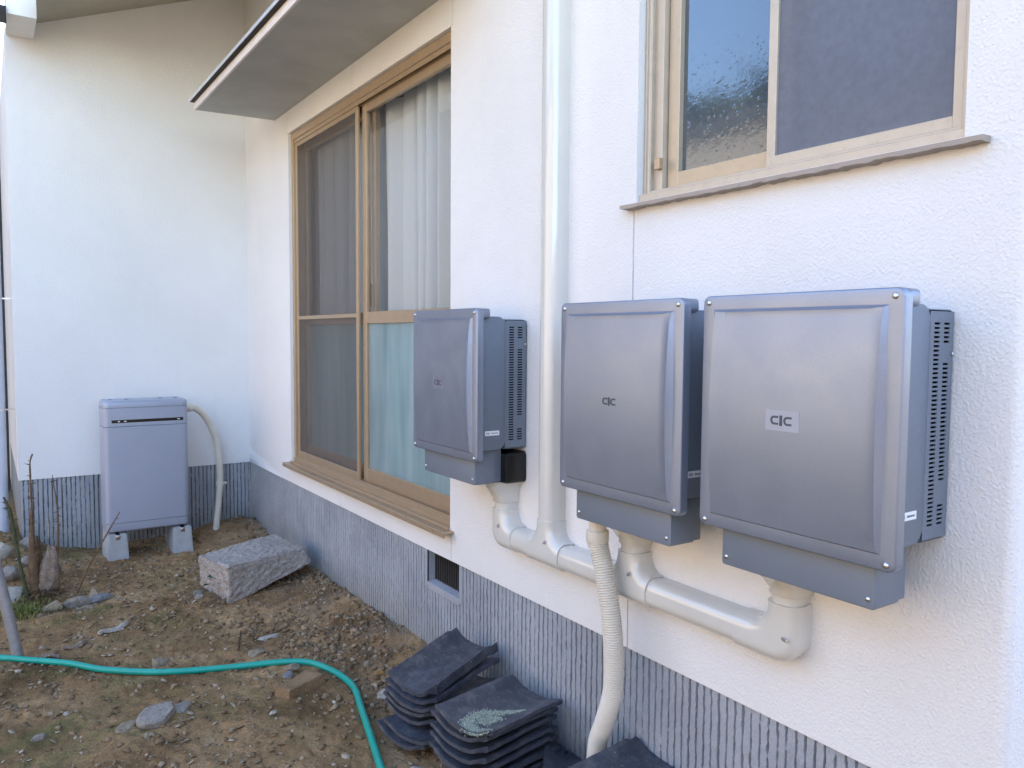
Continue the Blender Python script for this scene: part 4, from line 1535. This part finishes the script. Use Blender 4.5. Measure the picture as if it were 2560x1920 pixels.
# ------------------------------------------------------------------ roof tiles
def tile_mesh(lip=0.0, seed=0, near=0.66, k=1.0):
    L, Wd, T = 0.340, 0.258, 0.0125
    nu, nv = 24, 30
    def surf(u, v):               # u along length 0..1, v 0 (far rim) .. 1 (near edge)
        t = 2 * v - 1
        z = k * 0.040 * (abs(t) ** (2.6 * k)) * (1.0 if t < 0 else near)
        if v < 0.10: z -= 0.010 * (1 - v / 0.10) ** 2      # rolled rim
        if v > 0.93: z -= 0.007 * (v - 0.93) / 0.07
        if u < 0.06: z += 0.005 * (1 - u / 0.06)           # front lip
        if u > 0.90: z -= 0.008
        return z
    V, F = [], []
    for s in (0, 1):
        for i in range(nu + 1):
            for j in range(nv + 1):
                u, v = i / nu, j / nv
                x = (u - 0.5) * L
                if v > 0.82 and u < 0.12: x = max(x, -0.5 * L + 0.03 * (v - 0.82) / 0.18)   # cut corner
                y = (0.5 - v) * Wd
                
                ed = min(u, 1 - u, v, 1 - v)
                if ed < 0.001:
                    x += 0.0022 * float(fbm(x * 55, y * 55, seed, 3, 5)); y += 0.0022 * float(fbm(x * 55, y * 55, seed + 3, 3, 6))
                V.append((x, y, surf(u, v) - s * (T + lip * max(0, v - 0.9) / 0.1)))
    w = nv + 1
    o_ = (nu + 1) * w
    for i in range(nu):
        for j in range(nv):
            a = i * w + j
            F.append((a, a + w, a + w + 1, a + 1))
            F.append((o_ + a, o_ + a + 1, o_ + a + w + 1, o_ + a + w))
    for i in range(nu):
        for j in (0, nv):
            a, b = i * w + j, (i + 1) * w + j
            F.append((a, b, b + o_, a + o_))
    for j in range(nv):
        for i in (0, nu):
            a, b = i * w + j, i * w + j + 1
            F.append((a, b, b + o_, a + o_))
    me = bpy.data.meshes.new('roof_tile')
    me.from_pydata(V, [], F)
    bm = bmesh.new(); bm.from_mesh(me)
    bmesh.ops.recalc_face_normals(bm, faces=bm.faces)
    bm.to_mesh(me); bm.free()
    me.materials.append(M['tile'])
    me.polygons.foreach_set('use_smooth', [True] * len(me.polygons))
    me.set_sharp_from_angle(angle=rad(40))
    return me
TM = tile_mesh()
TM_lip = tile_mesh(0.024, 4, 1.0, 1.25)
def tile(x, y, z, rz, rx=0, ry=0, label=None, group=None, me=None, sy=0.86):
    o = bpy.data.objects.new('roof_tile', me or TM)
    COL.objects.link(o)
    o.location = (x, y, z)
    o.rotation_euler = (rx, ry, rz)
    o.scale = (1, sy, 1)
    tag(o, label, 'roof tile', group)
    return o
rs = np.random.default_rng(3)
ordn = ['lowest', 'second lowest', 'third lowest', 'fourth lowest', 'fifth lowest', 'sixth lowest']
# front stack
for k in range(6):
    lb = '%s dark roof tile of the stack topped by the lichened tile' % ordn[k]
    tile(-0.225 + rs.normal() * 0.011 - (0.012 if k == 2 else 0), 1.995 + rs.normal() * 0.008, 0.022 + k * 0.0275, 0.20 + rs.normal() * 0.045, rs.normal() * 0.012, rs.normal() * 0.012, lb, 'dark roof tiles stacked by the wall')
top2 = tile(-0.218, 1.988, 0.022 + 6 * 0.0275 + 0.003, 0.21, 0.01, 0.0, 'topmost dark roof tile carrying a ring of pale lichen', 'dark roof tiles stacked by the wall')
# rear stack
for k in range(5):
    lb = '%s dark roof tile of the rear stack beneath the two tilted tiles' % ordn[k]
    dx = -0.035 if k < 2 else 0
    tile(-0.228 + dx + rs.normal() * 0.011, 2.335 + dx * 0.8 + rs.normal() * 0.008, 0.020 + k * 0.0265, 0.25 + rs.normal() * 0.05 - (0.1 if k == 0 else 0), rs.normal() * 0.012, rs.normal() * 0.012, lb, 'dark roof tiles stacked by the wall')
tile(-0.220, 2.345, 0.170, 0.27, 0.03, -0.16, 'tilted dark roof tile lying just under the topmost tile of the rear stack', 'dark roof tiles stacked by the wall')
tile(-0.215, 2.348, 0.196, 0.29, 0.03, -0.20, 'topmost tilted dark roof tile of the rear stack, chalky spot in its trough', 'dark roof tiles stacked by the wall', TM_lip, 0.78)
# nearest stack, at the bottom of the picture
for k in range(6):
    tile(-0.165, 1.465 + rs.normal() * 0.005, 0.022 + k * 0.0275, 0.10 + rs.normal() * 0.02, 0, 0, 'dark roof tile beneath the slab-like tile at the conduit foot', 'tiles beneath the tile by the conduit')
tile(-0.160, 1.472, 0.190, 0.12, 0.0, 0.0, 'topmost dark roof tile at the foot of the cream corrugated conduit', 'dark roof tiles stacked by the wall')
tile(-0.055, 1.80, 0.03, 0.9, 0.15, 0.1, 'dark roof tile lying low at the plinth between two tile stacks', 'dark roof tiles stacked by the wall')
# lichen ring on the top tile
bm = bmesh.new()
rl = np.random.default_rng(12)
def tsurf(x, y):
    v = 0.5 - y / 0.268
    t = 2 * v - 1
    return 0.040 * (abs(t) ** 2.6) * (1.0 if t < 0 else 0.66)
lp, _ = spline([(-0.150, -0.105, 0), (-0.158, -0.062, 0), (-0.142, -0.008, 0), (-0.104, 0.022, 0), (-0.055, 0.014, 0), (-0.022, -0.022, 0), (0.010, -0.052, 0), (0.035, -0.080, 0)], 200)
ico = bmesh.new(); bmesh.ops.create_icosphere(ico, subdivisions=1, radius=1)
iv = [v.co.copy() for v in ico.verts]; ifc = [[v.index for v in f.verts] for f in ico.faces]; ico.free()
for k in range(2400):
    t = rl.random()
    c = lp[int(t * 199)]
    wdt = 0.025 * (1 - 0.75 * max(0, t - 0.55) / 0.45)
    if k % 7 == 0: c = np.array([-0.095 + 0.02 * (k % 3), -0.058 + 0.012 * (k % 5), 0]); wdt = 0.016
    x = c[0] + rl.normal() * wdt * 0.45; y = c[1] + rl.normal() * wdt * 0.45
    r_ = 0.0015 + 0.0020 * rl.random()
    z = tsurf(x, y) + r_ * 0.3
    vv = [bm.verts.new((x + p.x * r_, y + p.y * r_, z + p.z * r_ * 1.2)) for p in iv]
    for q in ifc: bm.faces.new([vv[i] for i in q])
lich = build('lichen', bm, M['lichen'], top2, 180)
lich['kind'] = 'stuff'
# chalky spot on the other top tile : part of the dust in its material

# ------------------------------------------------------------------ garden hose
hp_ = [[-1.80, 3.99], [-1.506, 3.777], [-1.414, 3.697], [-1.275, 3.575], [-1.17, 3.452], [-1.03, 3.331], [-0.934, 3.267], [-0.845, 3.236], [-0.716, 3.189], [-0.587, 3.135], [-0.51, 3.096], [-0.452, 3.044], [-0.412, 2.946], [-0.389, 2.851], [-0.387, 2.746], [-0.425, 2.596], [-0.459, 2.46], [-0.493, 2.323], [-0.527, 2.19], [-0.555, 2.06], [-0.62, 1.8], [-0.75, 1.5]]
hz = [float(gh(x, y)) + 0.011 for x, y in hp_]
hz = np.convolve(np.pad(hz, 1, mode='edge'), [0.25, 0.5, 0.25], 'valid') + 0.002
P, L = spline([(x, y, z) for (x, y), z in zip(hp_, hz)], 260)
V, F = tube(P, 0.0125, 14)
gho = from_arrays('garden_hose', V, F, M['hosegreen'], None, 180)
tag(gho, 'bright green garden hose snaking across the bare soil', 'hose')

# ------------------------------------------------------------------ stones and bits on the ground
def stone(name, x, y, size, mat, label, seed, rz=0.0, sink=0.3, cat='stone', tilt=(0, 0), sub_=3, rough=0.25):
    bm = rock_bm(size, seed, sub_, rough)
    o = build(name, bm, mat, None, 32)
    z = float(gh(x, y)) + size[2] * (0.5 - sink)
    o.location = (x, y, z)
    o.rotation_euler = (tilt[0], tilt[1], rz)
    tag(o, label, cat)
    return o
stone('stone', -1.055, 2.885, (0.20, 0.13, 0.10), M['rock_grey'], 'grey stone half sunk in the soil below the green hose', 41, 0.3, 0.42)
stone('stone', -0.985, 2.905, (0.10, 0.06, 0.05), M['rock_grey'], 'small grey-green stone touching the half sunk grey stone', 42, 0.5, 0.4)
stone('stone', -1.165, 2.875, (0.10, 0.055, 0.03), M['rock_tan'], 'flat tan stone beside the half sunk grey stone', 43, 0.6, 0.3)
stone('stone', -1.105, 2.78, (0.035, 0.028, 0.026), M['rock_tan'], 'small tan pebble in front of the half sunk grey stone', 44, 0.6, 0.3)
stone('pebble', -0.709, 2.715, (0.038, 0.026, 0.024), M['rock_pale'], 'white pebble lying alone on soil inside the hose bend', 45, 0.2, 0.3, 'pebble')
stone('pebble', -1.315, 3.122, (0.024, 0.02, 0.018), M['rock_pale'], 'tiny white pebble on mossy soil near the picture edge', 46, 0.2, 0.3, 'pebble')
stone('stone', -1.405, 2.995, (0.07, 0.045, 0.035), M['rock_grey'], 'grey stone on mossy soil below the tiny white pebble', 47, 0.2, 0.35)
stone('stone', -0.50, 3.485, (0.12, 0.075, 0.022), M['rock_pale'], 'flat pale slate between the granite block and the hose', 48, 0.35, 0.2)
stone('stone', -0.535, 4.055, (0.055, 0.05, 0.075), M['rock_grey'], 'upright grey stone leaning at the foot of the granite block', 49, 0.4, 0.25)
stone('stone', -0.645, 4.20, (0.065, 0.05, 0.04), M['rock_grey'], 'grey angular stone on the soil past the granite block end', 50, 0.9, 0.3)
stone('stone', -0.66, 4.10, (0.055, 0.05, 0.035), M['rock_grey'], 'dark angular stone just below the grey angular one', 51, 0.2, 0.3)
stone('stone', -0.965, 3.40, (0.10, 0.07, 0.05), M['rock_tan'], 'rounded tan stone pressed against the hose', 52, 0.2, 0.35)
stone('stone', -0.563, 2.985, (0.055, 0.04, 0.035), M['rock_blue'], 'blue-grey shard inside the hose bend above the brick', 53, 0.8, 0.3)
stone('stone', -0.535, 3.03, (0.07, 0.05, 0.045), M['rock_tan'], 'tan lump under the bend of the hose', 54, 0.1, 0.35)
stone('stone', -0.60, 3.28, (0.085, 0.06, 0.04), M['rock_tan'], 'flat tan stone above the hose bend', 55, 0.1, 0.35)
stone('stone', -1.178, 4.35, (0.17, 0.08, 0.075), M['rock_grey'], 'long grey stone at the foot of the dried plant', 56, 0.15, 0.3)
stone('stone', -1.07, 4.37, (0.14, 0.09, 0.06), M['rock_blue'], 'rough dark grey stone beside the long grey stone', 57, 0.3, 0.35)
stone('stone', -1.10, 4.40, (0.05, 0.09, 0.10), M['rock_tan'], 'pinkish upright stone between two grey stones', 58, 0.3, 0.3, tilt=(0.2, 0.3))
stone('stone', -1.285, 4.31, (0.10, 0.08, 0.075), M['rock_tan'], 'round tan stone in front of the dried plant', 59, 0.3, 0.3)
stone('stone', -1.15, 4.28, (0.09, 0.06, 0.035), M['rock_tan'], 'flat tan stone just below the long grey stone', 60, 0.3, 0.3)
for k, (x, y, s, lb) in enumerate([
        (-1.475, 5.20, (0.16, 0.14, 0.11), 'pale rubble stone near the downpipe foot'),
        (-1.45, 4.92, (0.17, 0.13, 0.10), 'grey rubble stone midway between downpipe and dried plant'),
        (-1.435, 4.66, (0.20, 0.12, 0.10), 'pale rubble slab beside the dried plant'),
        (-1.52, 4.60, (0.14, 0.13, 0.11), 'rubble stone at the picture edge beside the pale slab'),
        (-1.38, 5.10, (0.11, 0.09, 0.07), 'small rubble stone between dried plant and plinth corner'),
        (-1.34, 5.40, (0.14, 0.10, 0.09), 'rubble stone at the foot of the plinth corner'),
        (-1.25, 4.98, (0.12, 0.10, 0.10), 'dark rounded stone behind the dried plant')]):
    stone('rubble_stone', x, y, s, M['rock_blue'] if k == 6 else (M['rock_pale'] if k in (0, 2) else M['rock_grey']), lb, 70 + k, k * 0.7, 0.25)
stone('stone', -0.445, 2.115, (0.075, 0.065, 0.06), M['rock_pale'], 'pale round stone on soil beside the tile stacks', 81, 0.5, 0.3)
stone('stone', -0.255, 2.80, (0.045, 0.035, 0.035), M['rock_ochre'], 'ochre stone near the wall behind the rear tile stack', 82, 0.5, 0.25)
stone('stone', -0.248, 2.74, (0.045, 0.04, 0.035), M['rock_ochre'], 'second ochre stone nearer the rear tile stack', 83, 0.9, 0.25)
stone('stone', -0.27, 2.90, (0.04, 0.035, 0.04), M['rock_tan'], 'tan stone above the two ochre stones', 84, 0.9, 0.25)
stone('mortar_lump', -0.305, 2.66, (0.09, 0.06, 0.04), M['rock_pale'], 'crumbly white mortar lump by the rear tile stack', 85, 0.3, 0.3, rough=0.4)
o = stone('mortar_lump', -0.10, 2.34, (0.06, 0.055, 0.07), M['rock_tan'], 'tan mortar lump wedged under the tilted roof tile', 86, 0.3, 0.3, rough=0.4)
o.location.z = 0.165
# broken brick
bk = lump('brick_fragment', [(-0.625, 2.79, -0.02), (-0.46, 2.865, -0.02), (-0.50, 2.955, -0.02), (-0.655, 2.875, -0.02)],
          [(-0.620, 2.80, 0.034), (-0.462, 2.87, 0.036), (-0.505, 2.948, 0.034), (-0.648, 2.872, 0.030)], M['brick'], 91, n=22, rough=0.003, bev=0.004)
tag(bk, 'muddy reddish brick fragment lying inside the hose bend', 'brick')
# bark strips and twigs
def strip(name, a, b, w, th, mat, label, seed, cat):
    n = 16
    A = np.array([*a, 0.0]); B = np.array([*b, 0.0])
    d = (B - A) / np.linalg.norm(B - A); pn = np.array([-d[1], d[0], 0])
    V, F = [], []
    for i in range(n + 1):
        t = i / n
        c = A + (B - A) * t + pn * 0.006 * math.sin(t * 5 + seed)
        ww = w * (0.35 + 0.65 * math.sin(math.pi * min(1, max(0.03, t * 0.96 + 0.02)))) * (1 + 0.2 * math.sin(t * 31 + seed))
        z = float(gh(c[0], c[1])) + 0.006 + 0.004 * math.sin(t * 7 + seed)
        for s, zz in ((-1, 0), (-0.4, th), (0.4, th * 0.9), (1, 0.001)):
            V.append((c[0] + pn[0] * ww * s / 2, c[1] + pn[1] * ww * s / 2, z + zz))
    for i in range(n):
        for s in range(3):
            a_ = i * 4 + s
            F.append((a_, a_ + 1, a_ + 5, a_ + 4))
        F.append((i * 4 + 3, i * 4, i * 4 + 4, i * 4 + 7))
    F += [(0, 3, 2, 1), (n * 4, n * 4 + 1, n * 4 + 2, n * 4 + 3)]
    o = from_arrays(name, V, F, mat, None, 40)
    return tag(o, label, cat)
strip('bark_strip', (-1.135, 3.845), (-1.01, 3.93), 0.035, 0.014, M['rock_pale'], 'pale curled bark strip on the soil above the hose', 1, 'bark')
strip('bark_strip', (-1.285, 3.74), (-1.18, 3.80), 0.035, 0.012, M['wood'], 'brown bark strip nearer the grey pole', 2, 'bark')
strip('bark_strip', (-1.36, 3.735), (-1.30, 3.70), 0.03, 0.010, M['wood'], 'short brown bark piece close beside the grey pole', 3, 'bark')
V, F = tube([(-0.660, 3.36, gh(-0.66, 3.36) + 0.006), (-0.625, 3.48, gh(-0.625, 3.48) + 0.008), (-0.585, 3.60, gh(-0.585, 3.6) + 0.012)], [0.004, 0.0035, 0.0025], 8)
tag(from_arrays('twig', V, F, M['bark'], None, 60), 'thin brown twig lying on soil beside the flat slate', 'twig')
V, F = tube([(-0.66, 4.00, gh(-.66, 4.0) + 0.006), (-0.62, 4.03, gh(-.62, 4.03) + 0.01), (-0.565, 4.10, gh(-.565, 4.1) + 0.012)], [0.002, 0.004, 0.003], 8)
tag(from_arrays('twig', V, F, M['wood'], None, 60), 'pale dry twig in front of the granite block end', 'twig')

# ------------------------------------------------------------------ dried plant
def proj_y(px, py, Y):
    """point on the vertical plane y = Y seen at a pixel of the 2560-wide photograph (used for stem shapes)"""
    v = rt * ((px - 1280) / 1960) + up * (-(py - 960) / 1960) + fw
    t = Y / v.y
    return Vector((-1.5136, 0, 1.35)) + v * t
plant = empty('dried_plant', (-1.30, 4.64, 0))
tag(plant, 'dead brown plant with tall bare stems and a rotten stump', 'plant')
def pp(o):
    o.parent = plant
    o.matrix_parent_inverse = Matrix.Translation((1.30, -4.64, 0))
    return o
def stem(pix, rads, mat, dy=0.0, hairy=0, seed=0):
    P = [proj_y(px, py, 4.64 + dy) for px, py in pix]
    S_, L = spline([tuple(p) for p in P], 40)
    r_ = np.interp(np.linspace(0, 1, 40), np.linspace(0, 1, len(rads)), rads)
    r_ = r_ * (1 + 0.25 * np.random.default_rng(seed).normal(size=40).clip(-1, 1))
    V, F = tube(S_, list(r_), 8)
    rr = np.random.default_rng(seed + 1)
    V = [Vector(v) for v in V]
    for k in range(hairy):
        i = rr.integers(2, 38)
        c = Vector(S_[i]); a = rr.random() * 6.28
        d = Vector((math.cos(a), math.sin(a), -0.5 + rr.random() * 0.9)) * (0.014 + 0.022 * rr.random())
        s = Vector((-d.y, d.x, 0.3)).normalized() * 0.0035
        b = len(V)
        V += [c - s, c + s, c + d]
        F.append((b, b + 1, b + 2))
    return pp(from_arrays('stem', V, F, mat, None, 60))
stem([(88, 1490), (84, 1420), (80, 1350), (79, 1270), (76, 1200), (75, 1155), (81, 1135)], [0.026, 0.022, 0.016, 0.008, 0.005, 0.004, 0.004], M['stem'], 0.0, 70, 1)
stem([(140, 1490), (142, 1400), (146, 1330), (142, 1260), (135, 1215), (131, 1187)], [0.020, 0.010, 0.006, 0.0045, 0.0035, 0.002], M['stem'], 0.02, 40, 2)
stem([(70, 1500), (52, 1420), (38, 1345), (27, 1290), (18, 1262), (9, 1243)], [0.016, 0.010, 0.008, 0.007, 0.009, 0.006], M['stem_green'], -0.02, 90, 3)
stem([(112, 1500), (106, 1440), (100, 1390), (92, 1340)], [0.022, 0.017, 0.012, 0.005], M['bark'], 0.03, 60, 4)
stem([(122, 1345), (121, 1310), (118, 1296)], [0.003, 0.003, 0.003], M['rock_pale'], 0.05, 0, 5)
stem([(184, 1500), (215, 1430), (250, 1365), (299, 1280)], [0.006, 0.005, 0.004, 0.0025], M['stem'], -0.1, 8, 6)
# stump
bm = rock_bm((0.10, 0.09, 0.36), 31, 4, 0.22, False)
for v_ in bm.verts:
    f_ = 1.25 - 0.9 * (v_.co.z / 0.36 + 0.5) * 0.6
    v_.co.x *= f_; v_.co.y *= f_
o = build('stump', bm, M['wood'], None, 60)
o.location = proj_y(120, 1430, 4.66) - Vector((0, 0, 0.02))
o.rotation_euler = (0, 0.10, 0)
pp(o)
# fibrous litter round the base
rp = np.random.default_rng(5)
V, F = [], []
for k in range(420):
    a = rp.random() * 6.28; r_ = abs(rp.normal()) * 0.09
    c = Vector((-1.30 + r_ * math.cos(a), 4.60 + r_ * 1.2 * math.sin(a), 0))
    c.z = float(gh(c.x, c.y)) + rp.random() * 0.05
    d = Vector((math.cos(a + rp.normal() * .6), math.sin(a + rp.normal() * .6), rp.normal() * 0.5)) * (0.02 + 0.05 * rp.random())
    s = Vector((-d.y, d.x, 0)).normalized() * 0.003
    b = len(V)
    V += [c - s, c + s, c + d]
    F.append((b, b + 1, b + 2))
o = pp(from_arrays('litter', V, F, M['bark'], None, None)); o['kind'] = 'stuff'
# grass tuft
V, F = [], []
for k in range(260):
    a = rp.random() * 6.28
    c = Vector((-1.42 + rp.normal() * 0.07, 4.38 + rp.normal() * 0.10, 0)); c.z = float(gh(c.x, c.y)) - 0.004
    l = 0.03 + 0.05 * rp.random()
    d1 = Vector((math.cos(a) * l * .35, math.sin(a) * l * .35, l * .75)); d2 = Vector((math.cos(a) * l, math.sin(a) * l, l * 0.8))
    s = Vector((-math.sin(a), math.cos(a), 0)) * 0.0022
    b = len(V)
    V += [c - s, c + s, c + d1 + s * .8, c + d1 - s * .8, c + d2]
    F += [(b, b + 1, b + 2, b + 3), (b + 3, b + 2, b + 4)]
tag(from_arrays('grass', V, F, M['grass'], None, None), 'short yellow-green grass at the foot of the dried plant', 'grass', kind='stuff')
# small weed at the granite block
weed = empty('weed', (-0.57, 4.10, 0.03))
tag(weed, 'small dark green weed leaves under the granite block end', 'weed')
for k, (dx, dy, dz, rz, sc) in enumerate(((-0.035, 0.06, 0.07, 0.4, 1.0), (-0.015, -0.02, 0.045, 1.4, 1.0), (-0.03, 0.03, 0.04, 2.6, 0.8))):
    V = [(0, 0, 0), (0.012, 0.012, 0.006), (0.030, 0.014, 0.008), (0.05, 0, 0.0), (0.030, -0.014, 0.008), (0.012, -0.012, 0.006), (0.026, 0, 0.002)]
    F = [(0, 1, 6), (1, 2, 6), (2, 3, 6), (3, 4, 6), (4, 5, 6), (5, 0, 6)]
    o = from_arrays('leaf', V, F, M['leaf'], weed, 180)
    o.location = (dx, dy, dz); o.rotation_euler = (0.5, 0.3, rz); o.scale = (sc,) * 3

# ------------------------------------------------------------------ pole and downpipe at the picture edge
pole = empty('pole', (-1.437, 3.75, 0))
tag(pole, 'grey metal pole leaning over the green hose', 'pole')
V, F = tube([(0.0, 0, -0.02), (-0.045, 0.02, 0.25), (-0.22, 0.08, 1.2)], [0.021, 0.021, 0.021], 16)
from_arrays('shaft', V, F, M['pole'], pole, 60)
V, F = tube([(0.004, -0.002, -0.03), (-0.001, 0, 0.006)], [0.0235, 0.0235], 16)
from_arrays('rubber_foot', V, F, M['rubber'], pole, 60)
dpx, dpy = -1.462, 5.80
dn = empty('downpipe', (dpx, dpy, 0))
tag(dn, 'pale plastic downpipe standing past the end of the back wall', 'downpipe')
V, F = tube([(0, 0, 0.08), (0, 0, 1.0), (0.0, 0, 2.02)], [0.034] * 3, 20)
from_arrays('pipe', V, F, M['pvc'], dn, 60)
for k, z in enumerate((0.86, 1.55)):
    V, F = tube([(0, 0, z), (0, 0, z + 0.016)], [0.0365] * 2, 20)
    s = from_arrays('strap', V, F, M['steel'], dn, 60)
    o = box('strap_arm', (0.034, -0.004, z + 0.004), (0.086, 0.004, z + 0.012), M['steel'], s)
# dark shed wall beyond
shed = empty('shed', (-3.2, 8.0, 0))
tag(shed, 'dark timber shed wall glimpsed past the downpipe', 'shed')
box('wall', (-2.0, -0.08, -0.1), (1.822, 0.0, 5.6), M['dark'], shed)
box('roof', (-2.2, -0.3, 5.6), (1.82, 1.5, 5.7), M['roof'], shed)

# ------------------------------------------------------------------ loose soil, gravel and litter
def scatter(name, n, mat, smin, smax, dens, label, cat, seed, flat=0.7, power=2.2):
    r = np.random.default_rng(seed)
    bm = bmesh.new(); bmesh.ops.create_icosphere(bm, subdivisions=1, radius=1)
    base = np.array([v.co[:] for v in bm.verts]); fc = np.array([[v.index for v in f.verts] for f in bm.faces]); bm.free()
    pts = []
    while len(pts) < n:
        m_ = n * 2
        x = r.uniform(-2.0, 0.0, m_); y = r.uniform(1.4, 5.54, m_)
        keep = r.random(m_) < dens(x, y)
        pts += list(zip(x[keep], y[keep]))
    pts = np.array(pts[:n])
    z = gh(pts[:, 0], pts[:, 1])
    s = smin + (smax - smin) * r.random(n) ** power
    V = np.empty((n, len(base), 3))
    for k in range(n):
        b = base * (1 + 0.38 * r.normal(size=(len(base), 1)).clip(-1.2, 1.2))
        a, c_ = r.random() * 6.28, (r.random() - .5) * 1.2
        ca, sa = math.cos(a), math.sin(a)
        sc = np.array([1, 0.55 + 0.45 * r.random(), flat * (0.6 + 0.6 * r.random())]) * s[k]
        b = b * sc
        b = b @ np.array([[math.cos(c_), 0, math.sin(c_)], [0, 1, 0], [-math.sin(c_), 0, math.cos(c_)]])
        b = b @ np.array([[ca, sa, 0], [-sa, ca, 0], [0, 0, 1]])
        V[k] = b + np.array([pts[k, 0], pts[k, 1], z[k] + s[k] * 0.22])
    nb = len(base)
    Fm = (fc[None] + (np.arange(n) * nb)[:, None, None]).reshape(-1, 3)
    me = bpy.data.meshes.new(name)
    me.vertices.add(n * nb); me.vertices.foreach_set('co', V.ravel())
    me.loops.add(Fm.size); me.loops.foreach_set('vertex_index', Fm.ravel().astype(np.int32))
    me.polygons.add(len(Fm))
    me.polygons.foreach_set('loop_start', np.arange(0, Fm.size, 3, dtype=np.int32))
    me.polygons.foreach_set('loop_total', np.full(len(Fm), 3, dtype=np.int32))
    me.update(); me.validate()
    return tag(link_mesh(name, me, mat, None, None), label, cat, kind='stuff')
nearw = lambda x, y: np.clip(1.0 + x * 1.25, 0, 1)
patch = lambda x, y, f, s, lo: np.clip((vnoise(x * f, y * f, 0, s) + lo) * 1.6, 0, 1)
scatter('soil_clods', 5500, M['clod'], 0.0025, 0.017, lambda x, y: 0.05 + 0.95 * nearw(x, y) ** 1.3 * patch(x, y, 3, 5, 0.45), 'loose brown clods of soil over the yard', 'soil', 21, power=3)
scatter('gravel', 3200, M['gravel'], 0.0015, 0.0075, lambda x, y: 0.06 + 0.94 * nearw(x, y) ** 1.5 * patch(x, y, 2.5, 8, 0.35), 'fine pale gravel mixed into the soil', 'gravel', 22, power=3.5)
scatter('litter', 6500, M['chip'], 0.003, 0.016, lambda x, y: 0.25 + 0.75 * patch(x, y, 2, 15, 0.3) * np.clip(-x * 1.2, 0, 1), 'dry plant litter strewn over the soil', 'litter', 23, flat=0.22, power=3.2)

# ------------------------------------------------------------------ what the windows and glossy covers mirror across the yard, plus an added light blocker
nb = empty('neighbour_house', (-13.0, 9.0, 0))
tag(nb, 'ochre rendered neighbouring house across the yard', 'house')
box('wall', (-4, -16, 0), (0, 26, 6.3), M['tan_wall'], nb)
box('roof', (-4.3, -16.3, 6.3), (0.25, 26.3, 6.45), M['roof'], nb)
bw = box('blocker_box', (-12.0, -4.2, -0.05), (7.0, -4.0, 2.4), M['wood'], None)  # unseen sheet added to cut light on the end face and bounce warmth
bw.name = 'light_blocker'
tag(bw, 'added unseen light blocker behind the camera', 'light blocker')
rt_ = np.random.default_rng(44)
n_ = 9000
yy = rt_.uniform(-14, 50, n_)
topz = 9.6 + 0.9 * vnoise(yy * 0.25, 0.0, 0, 4) + 0.8 * vnoise(yy * 0.9, 3.0, 0, 6)
c = np.stack([-21 + rt_.normal(size=n_) * 1.0, yy, topz * (0.35 + 0.65 * rt_.random(n_) ** 0.5)], 1)
a = rt_.normal(size=(n_, 3)); a /= np.linalg.norm(a, axis=1)[:, None]
b_ = np.cross(a, rt_.normal(size=(n_, 3))); b_ /= np.linalg.norm(b_, axis=1)[:, None]
V = np.stack([c - a * .3 - b_ * .3, c + a * .3 - b_ * .3, c + a * .3 + b_ * .3, c - a * .3 + b_ * .3], 1).reshape(-1, 3)
F = np.arange(n_ * 4).reshape(-1, 4)
tag(from_arrays('wood', V, F, M['foliage'], None, None), 'dark leafy wood behind the ochre neighbouring house', 'wood', kind='stuff')
